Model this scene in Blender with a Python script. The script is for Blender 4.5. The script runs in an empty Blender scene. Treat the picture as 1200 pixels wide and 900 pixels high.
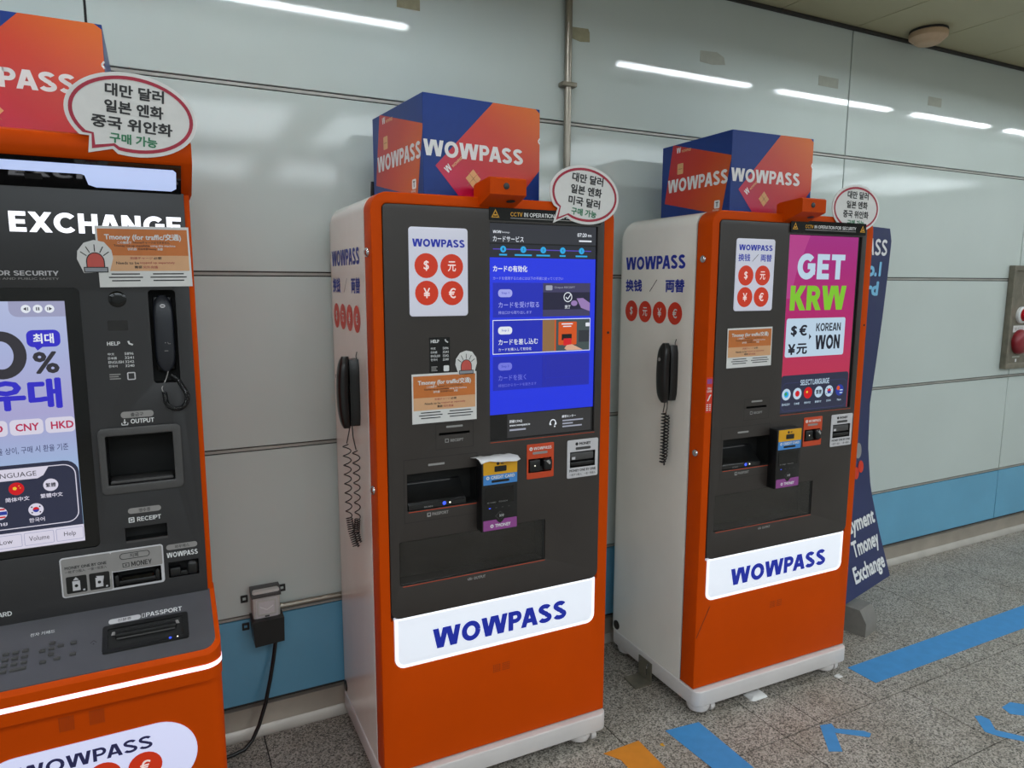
import bpy, bmesh, math, random
from mathutils import Vector, Matrix
random.seed(4)
SC = bpy.context.scene
COL = SC.collection
PI = math.pi

# ---------------------------------------------------------------- camera, world, exposure
cd = bpy.data.cameras.new('camera')
cam = bpy.data.objects.new('camera', cd)
COL.objects.link(cam)
cd.sensor_width = 36.0
cd.lens = 36.0 * 823.73 / 1200.0
cd.clip_start = 0.02
_a, _r, _c = math.radians(8.181), math.radians(0.162), math.radians(26.728)
_F = Vector((math.sin(_c) * math.cos(_a), math.cos(_c) * math.cos(_a), -math.sin(_a)))
_R = Vector((math.cos(_c), -math.sin(_c), 0))
_U = _R.cross(_F)
_R2 = _R * math.cos(_r) + _U * math.sin(_r)
_U2 = -_R * math.sin(_r) + _U * math.cos(_r)
cam.matrix_world = Matrix(((_R2.x, _U2.x, -_F.x, 0.0), (_R2.y, _U2.y, -_F.y, -2.3153),
                           (_R2.z, _U2.z, -_F.z, 1.4906), (0, 0, 0, 1)))
SC.camera = cam

W = bpy.data.worlds.new('world')
SC.world = W
W.use_nodes = True
W.node_tree.nodes['Background'].inputs[0].default_value = (0.90, 0.95, 1.0, 1)
W.node_tree.nodes['Background'].inputs[1].default_value = 0.25
SC.view_settings.view_transform = 'Standard'
SC.view_settings.look = 'None'
SC.view_settings.gamma = 1.0
SC.view_settings.use_curve_mapping = False
SC.view_settings.exposure = -0.12
LAMP_POWER = 66.0          # strength of the ceiling tubes nearest the wall
FILL_POWER = 4.4            # strength of the fill panels added over the hall

# ---------------------------------------------------------------- materials
def lin(c):
    c = c / 255.0
    return c / 12.92 if c <= 0.04045 else ((c + 0.055) / 1.055) ** 2.4
def rgb(c):
    return (lin(c[0]), lin(c[1]), lin(c[2]), 1.0)

def mat(name, c, rough=0.5, metal=0.0, var=0.06, scale=40.0, bump=0.0, bscale=200.0, spec=0.5, coat=0.0, trans=0.0, alpha=1.0):
    m = bpy.data.materials.new(name)
    m.use_nodes = True
    nt = m.node_tree
    b = nt.nodes['Principled BSDF']
    b.inputs['Roughness'].default_value = rough
    b.inputs['Metallic'].default_value = metal
    b.inputs['Specular IOR Level'].default_value = spec
    b.inputs['Coat Weight'].default_value = coat
    b.inputs['Coat Roughness'].default_value = 0.06
    b.inputs['Transmission Weight'].default_value = trans
    b.inputs['Alpha'].default_value = alpha
    tc = nt.nodes.new('ShaderNodeTexCoord')
    n = nt.nodes.new('ShaderNodeTexNoise')
    n.inputs['Scale'].default_value = scale
    n.inputs['Detail'].default_value = 4
    nt.links.new(tc.outputs['Object'], n.inputs['Vector'])
    r = nt.nodes.new('ShaderNodeValToRGB')
    k = rgb(c)
    lo = tuple(max(0, v * (1 - var)) for v in k[:3]) + (1,)
    hi = tuple(min(1, v * (1 + var)) for v in k[:3]) + (1,)
    r.color_ramp.elements[0].position = 0.3
    r.color_ramp.elements[1].position = 0.7
    r.color_ramp.elements[0].color = lo
    r.color_ramp.elements[1].color = hi
    nt.links.new(n.outputs['Fac'], r.inputs['Fac'])
    nt.links.new(r.outputs['Color'], b.inputs['Base Color'])
    if bump > 0:
        n2 = nt.nodes.new('ShaderNodeTexNoise')
        n2.inputs['Scale'].default_value = bscale
        n2.inputs['Detail'].default_value = 3
        nt.links.new(tc.outputs['Object'], n2.inputs['Vector'])
        bp = nt.nodes.new('ShaderNodeBump')
        bp.inputs['Strength'].default_value = bump
        bp.inputs['Distance'].default_value = 0.01
        nt.links.new(n2.outputs['Fac'], bp.inputs['Height'])
        nt.links.new(bp.outputs['Normal'], b.inputs['Normal'])
    return m

def emat(name, c, s=1.0, base=(10, 10, 12), rough=0.12):
    """something that shines by itself: screens, lit panels, tubes"""
    m = bpy.data.materials.new(name)
    m.use_nodes = True
    b = m.node_tree.nodes['Principled BSDF']
    b.inputs['Base Color'].default_value = rgb(base)
    b.inputs['Roughness'].default_value = rough
    b.inputs['Emission Color'].default_value = rgb(c)
    b.inputs['Emission Strength'].default_value = s
    return m

def ramp_mat(name, stops, vec, off, emit=0.0, rough=0.25):
    """a printed (or, with emit, displayed) colour gradient along a direction of the object's own space"""
    m = bpy.data.materials.new(name)
    m.use_nodes = True
    nt = m.node_tree
    b = nt.nodes['Principled BSDF']
    b.inputs['Roughness'].default_value = rough
    tc = nt.nodes.new('ShaderNodeTexCoord')
    d = nt.nodes.new('ShaderNodeVectorMath')
    d.operation = 'DOT_PRODUCT'
    d.inputs[1].default_value = vec
    nt.links.new(tc.outputs['Object'], d.inputs[0])
    ad = nt.nodes.new('ShaderNodeMath')
    ad.operation = 'ADD'
    ad.inputs[1].default_value = off
    nt.links.new(d.outputs['Value'], ad.inputs[0])
    r = nt.nodes.new('ShaderNodeValToRGB')
    while len(r.color_ramp.elements) < len(stops):
        r.color_ramp.elements.new(0.5)
    for e, (p, c) in zip(r.color_ramp.elements, stops):
        e.position = p
        e.color = rgb(c)
    nt.links.new(ad.outputs[0], r.inputs['Fac'])
    if emit > 0:
        b.inputs['Base Color'].default_value = rgb((10, 10, 12))
        nt.links.new(r.outputs['Color'], b.inputs['Emission Color'])
        b.inputs['Emission Strength'].default_value = emit
    else:
        nt.links.new(r.outputs['Color'], b.inputs['Base Color'])
    return m

def floor_mat():
    m = bpy.data.materials.new('terrazzo_granite')
    m.use_nodes = True
    nt = m.node_tree
    b = nt.nodes['Principled BSDF']
    b.inputs['Roughness'].default_value = 0.42
    tc = nt.nodes.new('ShaderNodeTexCoord')
    v = nt.nodes.new('ShaderNodeTexVoronoi')
    v.inputs['Scale'].default_value = 230
    nt.links.new(tc.outputs['Object'], v.inputs['Vector'])
    sep = nt.nodes.new('ShaderNodeSeparateColor')
    nt.links.new(v.outputs['Color'], sep.inputs['Color'])
    r = nt.nodes.new('ShaderNodeValToRGB')
    els = [(0.0, (66, 62, 57)), (0.18, (104, 99, 92)), (0.42, (146, 140, 130)), (0.68, (172, 165, 155)), (0.90, (192, 184, 175))]
    while len(r.color_ramp.elements) < len(els):
        r.color_ramp.elements.new(0.5)
    for e, (p, c) in zip(r.color_ramp.elements, els):
        e.position = p
        e.color = rgb(c)
    nt.links.new(sep.outputs['Red'], r.inputs['Fac'])
    n = nt.nodes.new('ShaderNodeTexNoise')
    n.inputs['Scale'].default_value = 5
    n.inputs['Detail'].default_value = 6
    nt.links.new(tc.outputs['Object'], n.inputs['Vector'])
    r2 = nt.nodes.new('ShaderNodeValToRGB')
    r2.color_ramp.elements[0].position = 0.3
    r2.color_ramp.elements[1].position = 0.62
    r2.color_ramp.elements[0].color = (0.80, 0.77, 0.73, 1)
    r2.color_ramp.elements[1].color = (1, 1, 1, 1)
    nt.links.new(n.outputs['Fac'], r2.inputs['Fac'])
    mx = nt.nodes.new('ShaderNodeMix')
    mx.data_type = 'RGBA'
    mx.blend_type = 'MULTIPLY'
    mx.inputs[0].default_value = 1.0
    nt.links.new(r.outputs['Color'], mx.inputs[6])
    nt.links.new(r2.outputs['Color'], mx.inputs[7])
    nt.links.new(mx.outputs[2], b.inputs['Base Color'])
    return m

M = {}
M['wall'] = mat('enamel_panel_grey_green', (197, 206, 202), 0.03, var=0.035, scale=1.6, bump=0.008, bscale=420)
M['blue_wall'] = mat('enamel_panel_blue', (104, 166, 198), 0.08, var=0.05, scale=3, bump=0.01, bscale=260)
M['joint'] = mat('panel_joint_metal', (92, 84, 80), 0.45, 0.3, var=0.25, scale=9)
M['joint_mid'] = mat('panel_joint_bead', (165, 163, 156), 0.4, 0.2, var=0.15, scale=9)
M['joint_dark'] = mat('joint_dark', (48, 46, 44), 0.7)
M['steel'] = mat('stainless_steel', (150, 143, 132), 0.32, 0.85, var=0.12, scale=12)
M['steel_dark'] = mat('weathered_steel', (128, 122, 108), 0.42, 0.45, var=0.2, scale=18)
M['skirt'] = mat('skirting_steel', (172, 162, 150), 0.34, 0.5, var=0.12, scale=6)
M['skirt_lip'] = mat('skirting_lip', (190, 184, 176), 0.4, 0.35, var=0.1, scale=8)
M['floor'] = floor_mat()
M['grout'] = mat('floor_joint', (46, 43, 40), 0.8)
M['ceil'] = mat('ceiling_panel', (178, 172, 140), 0.5, var=0.03, scale=3)
M['ceil_gap'] = mat('ceiling_gap', (62, 60, 54), 0.7)
M['far_wall'] = mat('hall_wall', (190, 190, 186), 0.5, var=0.1, scale=1.2)
M['orange'] = mat('orange_paint', (202, 71, 0), 0.45, var=0.03, scale=6, coat=0.0, spec=0.08)
M['orange_dark'] = mat('orange_plate', (206, 70, 30), 0.35, var=0.04, scale=20)
M['white'] = mat('white_powder_coat', (242, 237, 230), 0.24, var=0.03, scale=5, coat=0.2)
M['plinth'] = mat('plinth_white', (214, 208, 206), 0.35, var=0.04, scale=9)
M['dark'] = mat('dark_brown_grey_panel', (53, 47, 44), 0.38, var=0.04, scale=8)
M['deck'] = mat('grey_metal_deck', (88, 87, 92), 0.38, 0.3, var=0.06, scale=12)
M['black'] = mat('black_plastic', (18, 18, 19), 0.32, var=0.2, scale=30)
M['black_matte'] = mat('black_rough', (12, 12, 12), 0.7, var=0.2, scale=30)
M['glass_black'] = mat('black_glass', (8, 8, 9), 0.08, var=0.1)
M['frame_grey'] = mat('tray_frame_grey', (74, 72, 72), 0.4, var=0.05)
M['chrome'] = mat('chrome', (200, 200, 205), 0.18, 1.0, var=0.04)
M['w_txt'] = mat('white_lettering', (232, 232, 232), 0.5, var=0.02)
M['g_txt'] = mat('grey_lettering', (150, 148, 146), 0.5, var=0.03)
M['b_txt'] = mat('blue_lettering', (18, 40, 158), 0.45, var=0.03)
M['k_txt'] = mat('black_lettering', (36, 34, 36), 0.5, var=0.03)
M['green_txt'] = mat('green_lettering', (38, 122, 82), 0.5, var=0.03)
M['red_txt'] = mat('red_lettering', (178, 70, 66), 0.5, var=0.03)
M['red_dot'] = mat('red_orange_print', (216, 50, 20), 0.4, var=0.03)
M['paper'] = mat('paper', (226, 224, 222), 0.5, var=0.02, scale=60, bump=0.02)
M['paper_line'] = mat('crimson_print', (168, 28, 56), 0.5, var=0.03)
M['n_or'] = mat('notice_orange_print', (206, 116, 50), 0.42, var=0.04)
M['n_tan'] = mat('notice_tan_print', (224, 172, 128), 0.42, var=0.03)
M['beacon_red'] = mat('beacon_red_print', (206, 84, 74), 0.45, var=0.03)
M['beacon_grey'] = mat('beacon_grey_print', (150, 152, 158), 0.45, var=0.03)
M['pill_grey'] = mat('grey_print', (148, 144, 142), 0.5, var=0.04)
M['lt_grey'] = mat('light_grey_plate', (206, 203, 206), 0.4, var=0.03)
M['yellow'] = mat('yellow_print', (226, 164, 20), 0.4, var=0.03)
M['sky'] = mat('sky_blue_print', (70, 140, 212), 0.4, var=0.03)
M['purple'] = mat('purple_print', (150, 72, 146), 0.4, var=0.03)
M['navy'] = mat('navy_print', (20, 54, 128), 0.35, var=0.03, spec=0.3)
M['banner'] = mat('banner_navy', (36, 46, 92), 0.38, var=0.04, scale=6)
M['banner_blue'] = mat('banner_light_blue', (128, 196, 232), 0.45, var=0.03)
M['gold'] = mat('chip_gold_print', (222, 170, 112), 0.35, var=0.06)
M['gold_line'] = mat('chip_line_print', (160, 112, 66), 0.4)
M['acryl'] = mat('clear_acrylic_flap', (190, 184, 180), 0.03, var=0.02, trans=1.0, spec=0.8)
M['tape_blue'] = mat('blue_floor_tape', (62, 140, 200), 0.5, var=0.06, scale=25)
M['tape_orange'] = mat('orange_floor_tape', (214, 134, 34), 0.5, var=0.06, scale=25)
M['tape_tan'] = mat('old_masking_tape', (150, 144, 116), 0.6, var=0.12, scale=40)
M['tape_pale'] = mat('pale_sticker', (168, 170, 158), 0.6, var=0.06, scale=40)
M['detector'] = mat('detector_beige', (206, 176, 146), 0.5, var=0.04)
M['red_lens'] = mat('red_lamp_lens', (196, 16, 30), 0.12, var=0.05, coat=0.6)
M['red_paint'] = mat('dark_red_paint', (132, 14, 30), 0.3, var=0.08, coat=0.3)
M['plastic_grey'] = mat('grey_plastic', (194, 194, 190), 0.45, var=0.04)
M['base_grey'] = mat('banner_base_grey', (128, 124, 118), 0.5, var=0.06)
M['lit_white'] = emat('lit_white_panel', (232, 240, 255), 0.50, (225, 225, 230), 0.3)
M['lit_edge'] = emat('lit_white_edge', (245, 250, 255), 0.95, (225, 225, 230), 0.3)
M['lit_lav'] = emat('lit_lavender_panel', (204, 206, 228), 0.33, (200, 200, 210), 0.3)
M['lit_red'] = emat('lit_red_film', (230, 56, 4), 0.55, (105, 14, 3), 0.4)
M['lit_blue'] = emat('lit_blue_film', (20, 40, 170), 0.42, (18, 36, 140), 0.4)
M['lit_pale'] = emat('lit_pale_film', (255, 226, 220), 0.4, (220, 200, 200), 0.4)
M['led'] = emat('led_strip', (255, 232, 252), 2.0)
M['lit_letter'] = emat('lit_letter', (244, 246, 255), 1.25, (220, 220, 225))
M['hood_light'] = emat('hood_light', (176, 198, 250), 0.8, (200, 205, 215), 0.3)
M['pill_lit'] = emat('lit_pill', (196, 198, 238), 0.62, (200, 200, 215), 0.3)
M['blue_led'] = emat('blue_led', (60, 90, 255), 1.5)
M['white_led'] = emat('white_led', (255, 255, 235), 1.5)
M['tube'] = emat('fluorescent_tube', (240, 250, 255), LAMP_POWER, (220, 220, 220))
M['fill_glow'] = emat('fill_panel_glow', (236, 248, 255), FILL_POWER, (220, 220, 220))  # even glow of the added hall panels, not of tubes
def sm(name, c, s=0.9):
    M[name] = emat(name, c, s)
for nm, c in dict(s_blue=(34, 56, 238), s_blue_d=(30, 44, 190), s_blue_d2=(34, 42, 178), s_head=(50, 52, 60), s_head_d=(38, 40, 50),
                  s_foot=(52, 52, 54), s_white=(240, 246, 255), s_lav=(170, 175, 250), s_lav2=(120, 126, 235), s_cyan=(40, 176, 240),
                  s_viol=(92, 70, 200), s_black=(12, 12, 14), s_pic1=(66, 62, 100), s_pic1d=(34, 32, 60), s_pic2=(70, 84, 84),
                  s_wood=(150, 112, 70), s_or=(222, 86, 22), s_red=(222, 28, 36), s_skin=(226, 178, 150), s_skin2=(160, 130, 190),
                  s_pink=(186, 62, 140), s_ice=(196, 220, 240), s_lime=(132, 204, 44), s_navy=(44, 48, 72), s_ink=(24, 26, 42),
                  s_green=(60, 160, 90), s_orange2=(226, 74, 40), s_grey=(168, 172, 190), s_cnred=(214, 16, 30), s_roy=(52, 46, 206),
                  s_pale=(226, 222, 240), s_crim=(190, 50, 90), s_dk=(52, 50, 58), s_mid=(164, 166, 200), s_krblue=(40, 60, 160),
                  s_yel=(250, 210, 60), s_txt=(60, 64, 110)).items():
    sm(nm, c)

# ---------------------------------------------------------------- mesh helpers
def front(x, y, d): return (x, -d, y)          # a surface facing -y
def left(a, y, d): return (-d, -a, y)          # a surface facing -x
def up(x, y, d): return (x, y, d)              # a surface facing +z
def rr(x0, y0, x1, y1, r=0.0, n=6, r4=None):
    """rounded rectangle, counter-clockwise; r4 = radii bl, br, tr, tl"""
    rs = r4 or (r, r, r, r)
    out = []
    for (cx, cy, sx, sy, a0, q) in ((x0, y0, 1, 1, PI, rs[0]), (x1, y0, -1, 1, 1.5 * PI, rs[1]),
                                    (x1, y1, -1, -1, 0, rs[2]), (x0, y1, 1, -1, .5 * PI, rs[3])):
        if q <= 0:
            out.append((cx, cy))
            continue
        for i in range(n + 1):
            t = a0 + i * .5 * PI / n
            out.append((cx + sx * q + q * math.cos(t), cy + sy * q + q * math.sin(t)))
    return out
def ell(cx, cy, rx, ry=None, n=28, rot=0.0):
    ry = rx if ry is None else ry
    c, s = math.cos(rot), math.sin(rot)
    o = []
    for i in range(n):
        t = 2 * PI * i / n
        x, y = rx * math.cos(t), ry * math.sin(t)
        o.append((cx + x * c - y * s, cy + x * s + y * c))
    return o

_glyph = {}
def glyphs(s, res=2):
    k = (s, res)
    if k not in _glyph:
        c = bpy.data.curves.new('glyph_source', 'FONT')
        c.body = s
        c.resolution_u = res
        o = bpy.data.objects.new('glyph_source', c)
        COL.objects.link(o)
        dg = bpy.context.evaluated_depsgraph_get()
        me = bpy.data.meshes.new_from_object(o.evaluated_get(dg))
        vs = [(v.co.x, v.co.y) for v in me.vertices]
        fs = [tuple(p.vertices) for p in me.polygons]
        bpy.data.meshes.remove(me)
        bpy.data.objects.remove(o)
        bpy.data.curves.remove(c)
        _glyph[k] = (vs, fs)
    return _glyph[k]


# heavy grotesque capitals, drawn as strokes in a unit-high box: each letter is (width, list of polygons)
def _strip(c, t):
    L, Rr = [], []
    for i, p in enumerate(c):
        a, b = c[max(0, i - 1)], c[min(len(c) - 1, i + 1)]
        dx, dy = b[0] - a[0], b[1] - a[1]
        q = math.hypot(dx, dy) or 1e-9
        nx, ny = -dy / q * t / 2, dx / q * t / 2
        L.append((p[0] + nx, p[1] + ny)); Rr.append((p[0] - nx, p[1] - ny))
    return [[Rr[i], Rr[i + 1], L[i + 1], L[i]] for i in range(len(c) - 1)]
def _arc(cx, cy, rx, ry, a0, a1, n=14):
    return [(cx + rx * math.cos(math.radians(a0 + (a1 - a0) * i / n)), cy + ry * math.sin(math.radians(a0 + (a1 - a0) * i / n))) for i in range(n + 1)]
_hv = {}
def heavy(ch, t):
    k = (ch, t)
    if k in _hv: return _hv[k]
    h = t * .92                      # horizontal strokes are a little thinner
    B = lambda x0, y0, x1, y1: [(x0, y0), (x1, y0), (x1, y1), (x0, y1)]
    Dg = lambda x0, y0, x1, y1, w=t: [(x0 - w / 2, y0), (x0 + w / 2, y0), (x1 + w / 2, y1), (x1 - w / 2, y1)]
    r = None
    if ch == 'W':
        q = t * 1.06
        r = (1.28, [Dg(.30, 0, .11, 1, q), Dg(.35, 0, .58, 1, q), Dg(.93, 0, .70, 1, q), Dg(.98, 0, 1.17, 1, q)])
    elif ch == 'M': r = (.92, [B(0, 0, t, 1), B(.92 - t, 0, .92, 1), Dg(.46, .18, .12, 1), Dg(.46, .18, .80, 1)])
    elif ch == 'N': r = (.78, [B(0, 0, t, 1), B(.78 - t, 0, .78, 1), Dg(.78 - t * .55, 0, t * .55, 1, t * 1.05)])
    elif ch == 'A': r = (.86, [Dg(.115, 0, .40, 1, t * 1.08), Dg(.745, 0, .46, 1, t * 1.08), B(.24, .2, .62, .2 + h)])
    elif ch == 'V': r = (.84, [Dg(.40, 0, .11, 1), Dg(.44, 0, .73, 1)])
    elif ch == 'Y': r = (.82, [B(.41 - t / 2, 0, .41 + t / 2, .45), Dg(.39, .36, .11, 1, t * 1.1), Dg(.43, .36, .71, 1, t * 1.1)])
    elif ch == 'X': r = (.84, [Dg(.12, 0, .72, 1, t * 1.15), Dg(.72, 0, .12, 1, t * 1.15)])
    elif ch == 'K': r = (.78, [B(0, 0, t, 1), Dg(.26, .42, .64, 1, t * 1.25), Dg(.66, 0, .33, .58, t * 1.2)])
    elif ch == 'H': r = (.76, [B(0, 0, t, 1), B(.76 - t, 0, .76, 1), B(t * .9, .5 - h / 2, .76 - t * .9, .5 + h / 2)])
    elif ch == 'I': r = (t, [B(0, 0, t, 1)])
    elif ch == 'L': r = (.58, [B(0, 0, t, 1), B(t * .9, 0, .58, h)])
    elif ch == 'E': r = (.62, [B(0, 0, t, 1), B(t * .9, 0, .62, h), B(t * .9, 1 - h, .62, 1), B(t * .9, .5 - h / 2, .58, .5 + h / 2)])
    elif ch == 'F': r = (.60, [B(0, 0, t, 1), B(t * .9, 1 - h, .60, 1), B(t * .9, .47 - h / 2, .56, .47 + h / 2)])
    elif ch == 'T': r = (.70, [B(.35 - t / 2, 0, .35 + t / 2, 1 - h * .9), B(0, 1 - h, .70, 1)])
    elif ch == 'O': r = (.92, _strip(_arc(.46, .5, .46 - t / 2, .51 - t / 2, 0, 360, 36), t))
    elif ch == 'C': r = (.86, _strip(_arc(.46, .5, .46 - t / 2, .51 - t / 2, 42, 318, 28), t))
    elif ch == 'G': r = (.90, _strip(_arc(.46, .5, .46 - t / 2, .51 - t / 2, 44, 345, 28), t) + [B(.50, .40, .88, .40 + h), B(.88 - t, .18, .88, .45)])
    elif ch == 'U': r = (.74, _strip([(t / 2, 1), (t / 2, .38)] + _arc(.37, .36, .37 - t / 2, .37 - t / 2, 180, 360, 16) + [(.74 - t / 2, .38), (.74 - t / 2, 1)], t))
    elif ch == 'D': r = (.80, [B(0, 0, t, 1)] + _strip([(t * .8, h / 2), (.32, h / 2)] + _arc(.34, .5, .46 - t / 2, .5 - h / 2, -90, 90, 18) + [(.32, 1 - h / 2), (t * .8, 1 - h / 2)], t))
    elif ch in 'PR':
        r = (.70 if ch == 'P' else .74, [B(0, 0, t, 1)] + _strip([(t * .8, .36 + h / 2), (.36, .36 + h / 2)] + _arc(.38, .68 , .32 - t / 2, .32 - h / 2, -90, 90, 14) + [(.36, 1 - h / 2), (t * .8, 1 - h / 2)], h))
        if ch == 'R': r[1].append(Dg(.63, 0, .40, .42, t * 1.15))
    elif ch == 'S':
        u = t * .95
        r = (.74, _strip(_arc(.36, .745, .345 - u / 2, .265 - u / 2, 18, 250, 16)[:-1] + [(.30, .555), (.44, .475)] + _arc(.37, .265, .37 - u / 2, .275 - u / 2, 65, -162, 16), u))
    _hv[k] = r
    return r
HV = set('WMNAVYXKHILEFTOCGUDPRS ')

class Mesh:
    """collects faces in 3D with materials; fn maps (x, y, depth) of a surface to object space"""
    def __init__(s, fn=front):
        s.v, s.f, s.m, s.mats, s.fn = [], [], [], [], fn
    def mi(s, m):
        if m not in s.mats: s.mats.append(m)
        return s.mats.index(m)
    def raw(s, vs, fs, m):
        o = len(s.v)
        s.v += [tuple(q) for q in vs]
        k = s.mi(m)
        for f in fs:
            s.f.append(tuple(i + o for i in f))
            s.m.append(k)
        return s
    # flat shapes lying on a surface
    def poly(s, pts, m, d=0.0, fn=None):
        fn = fn or s.fn
        return s.raw([fn(x, y, d) for x, y in pts], [tuple(range(len(pts)))], m)
    def rect(s, x0, y0, x1, y1, m, d=0.0, r=0.0, r4=None):
        return s.poly(rr(x0, y0, x1, y1, r, 5, r4), m, d)
    def disc(s, cx, cy, rx, m, d=0.0, ry=None, n=24, rot=0.0):
        return s.poly(ell(cx, cy, rx, ry, n, rot), m, d)
    def ring(s, outer, inner, m, d=0.0):
        n = len(outer)
        vs = [s.fn(x, y, d) for x, y in outer] + [s.fn(x, y, d) for x, y in inner]
        return s.raw(vs, [(i, (i + 1) % n, n + (i + 1) % n, n + i) for i in range(n)], m)
    def line(s, p, q, w, m, d=0.0):
        dx, dy = q[0] - p[0], q[1] - p[1]
        L = math.hypot(dx, dy) or 1e-9
        nx, ny = -dy / L * w / 2, dx / L * w / 2
        return s.poly([(p[0] - nx, p[1] - ny), (q[0] - nx, q[1] - ny), (q[0] + nx, q[1] + ny), (p[0] + nx, p[1] + ny)], m, d)
    def text(s, t, x0, y0, x1, y1, m, d=0.0, b=0.0, res=2, rot=0.0, tail=0.0):
        """ink box of the text fitted to x0..x1, y0..y1 (x1 None: keep the proportion); b = boldness in em; tail = share of the
        height that hangs under y0"""
        if b >= .045 and set(t) <= HV:
            return s.caps(t, x0, y0, x1, y1, m, d, .17 + (b - .045) * 1.6, rot)
        vs, fs = glyphs(t, res)
        if not vs: return s
        offs = [(0, 0)]
        if b > 0:
            n = 8 if b > .02 else 4
            offs = [(b * math.cos(2 * PI * i / n + .39), b * math.sin(2 * PI * i / n + .39)) for i in range(n)] + offs
        ax, bx = min(v[0] for v in vs) - b, max(v[0] for v in vs) + b
        ay, by = min(v[1] for v in vs) - b, max(v[1] for v in vs) + b
        ky = (y1 - y0) / (by - ay)
        kx = ky if x1 is None else (x1 - x0) / (bx - ax)
        cx, cy = (x0 + (x1 if x1 is not None else x0 + kx * (bx - ax))) / 2, (y0 + y1) / 2
        c, sn = math.cos(rot), math.sin(rot)
        for i, (ox, oy) in enumerate(offs):
            P = []
            for x, y in vs:
                X, Y = x0 + (x + ox - ax) * kx - cx, y0 + (y + oy - ay) * ky - cy
                P.append(s.fn(cx + X * c - Y * sn, cy + X * sn + Y * c, d + i * 1.2e-5))
            s.raw(P, fs, m)
        return s
    def caps(s, t, x0, y0, x1, y1, m, d, th, rot):
        x, items = 0.0, []
        for ch in t:
            if ch == ' ':
                x += .34
                continue
            w, ps = heavy(ch, th)
            gap = .075 + (.03 if ch in 'HNMIEU' else 0)
            if ch in 'A' and items: x -= .05
            for k, p in enumerate(ps): items.append((k, [(px + x, py) for px, py in p]))
            x += w + gap - (.04 if ch in 'APT' else 0)
        ax = min(q[0] for _, p in items for q in p); bx = max(q[0] for _, p in items for q in p)
        ky = y1 - y0
        kx = ky if x1 is None else (x1 - x0) / (bx - ax)
        cx, cy = x0 + kx * (bx - ax) / 2, (y0 + y1) / 2
        c, sn = math.cos(rot), math.sin(rot)
        for k, p in items:
            P = []
            for px, py in p:
                X, Y = x0 + (px - ax) * kx - cx, y0 + py * ky - cy
                P.append((cx + X * c - Y * sn, cy + X * sn + Y * c))
            s.poly(P, m, d + (k % 3) * 1.5e-5)
        return s
    # solids
    def plate(s, outer, holes, d0, d1, m, bevel=0.0, fn=None):
        """slab between depths d0 < d1 with a given outline and holes"""
        fn = fn or s.fn
        c = bpy.data.curves.new('outline_source', 'CURVE')
        c.dimensions = '2D'
        c.fill_mode = 'BOTH'
        for L in [outer] + list(holes):
            sp = c.splines.new('POLY')
            sp.points.add(len(L) - 1)
            for p, (x, y) in zip(sp.points, L): p.co = (x, y, 0, 1)
            sp.use_cyclic_u = True
        c.extrude = max(1e-5, (d1 - d0) / 2 - bevel)
        if bevel > 0:
            c.bevel_depth = bevel
            c.bevel_resolution = 2
            c.offset = -bevel
        o = bpy.data.objects.new('outline_source', c)
        COL.objects.link(o)
        me = bpy.data.meshes.new_from_object(o.evaluated_get(bpy.context.evaluated_depsgraph_get()))
        bm = bmesh.new(); bm.from_mesh(me)
        bmesh.ops.remove_doubles(bm, verts=bm.verts, dist=1e-6)
        bmesh.ops.recalc_face_normals(bm, faces=bm.faces)
        bm.verts.index_update()
        mid = (d0 + d1) / 2
        s.raw([fn(v.co.x, v.co.y, mid + v.co.z) for v in bm.verts], [tuple(v.index for v in f.verts) for f in bm.faces], m)
        bm.free()
        bpy.data.meshes.remove(me); bpy.data.objects.remove(o); bpy.data.curves.remove(c)
        return s
    def box(s, x0, x1, y0, y1, z0, z1, m, bevel=0.0, seg=2, rot=None, piv=None):
        bm = bmesh.new()
        bmesh.ops.create_cube(bm, size=1.0)
        for v in bm.verts:
            v.co = Vector(((x0 + x1) / 2 + v.co.x * (x1 - x0), (y0 + y1) / 2 + v.co.y * (y1 - y0), (z0 + z1) / 2 + v.co.z * (z1 - z0)))
        if bevel > 0:
            bmesh.ops.bevel(bm, geom=list(bm.edges), offset=bevel, segments=seg, affect='EDGES', profile=0.5)
        if rot is not None:
            bmesh.ops.rotate(bm, verts=bm.verts, cent=piv or Vector(((x0 + x1) / 2, (y0 + y1) / 2, (z0 + z1) / 2)), matrix=rot)
        bm.verts.index_update()
        s.raw([v.co.copy() for v in bm.verts], [tuple(v.index for v in f.verts) for f in bm.faces], m)
        bm.free()
        return s
    def well(s, x0, y0, x1, y1, depth, m, m_back=None, d=0.0):
        """a recess open to the front: four walls and a back, in surface coordinates"""
        fn = s.fn
        a = [fn(x0, y0, d), fn(x1, y0, d), fn(x1, y1, d), fn(x0, y1, d)]
        b = [fn(x0, y0, d - depth), fn(x1, y0, d - depth), fn(x1, y1, d - depth), fn(x0, y1, d - depth)]
        s.raw(a + b, [(0, 1, 5, 4), (1, 2, 6, 5), (2, 3, 7, 6), (3, 0, 4, 7)], m)
        return s.raw(b, [(0, 1, 2, 3)], m_back or m)
    def tube(s, pts, r, m, n=10, cap=True):
        pts = [Vector(p) for p in pts]
        vs, fs = [], []
        ref = Vector((0.31, 0.17, 0.93)).normalized()
        prev = None
        for i, p in enumerate(pts):
            t = (pts[min(i + 1, len(pts) - 1)] - pts[max(i - 1, 0)]).normalized()
            if prev is None:
                a = t.cross(ref)
                if a.length < 1e-3: a = t.cross(Vector((1, 0, 0)))
                a.normalize()
            else:
                a = prev - t * prev.dot(t)
                a.normalize()
            prev = a
            b = t.cross(a)
            q = r(i / (len(pts) - 1)) if callable(r) else r
            for k in range(n):
                u = 2 * PI * k / n
                vs.append(p + a * (q * math.cos(u)) + b * (q * math.sin(u)))
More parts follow.
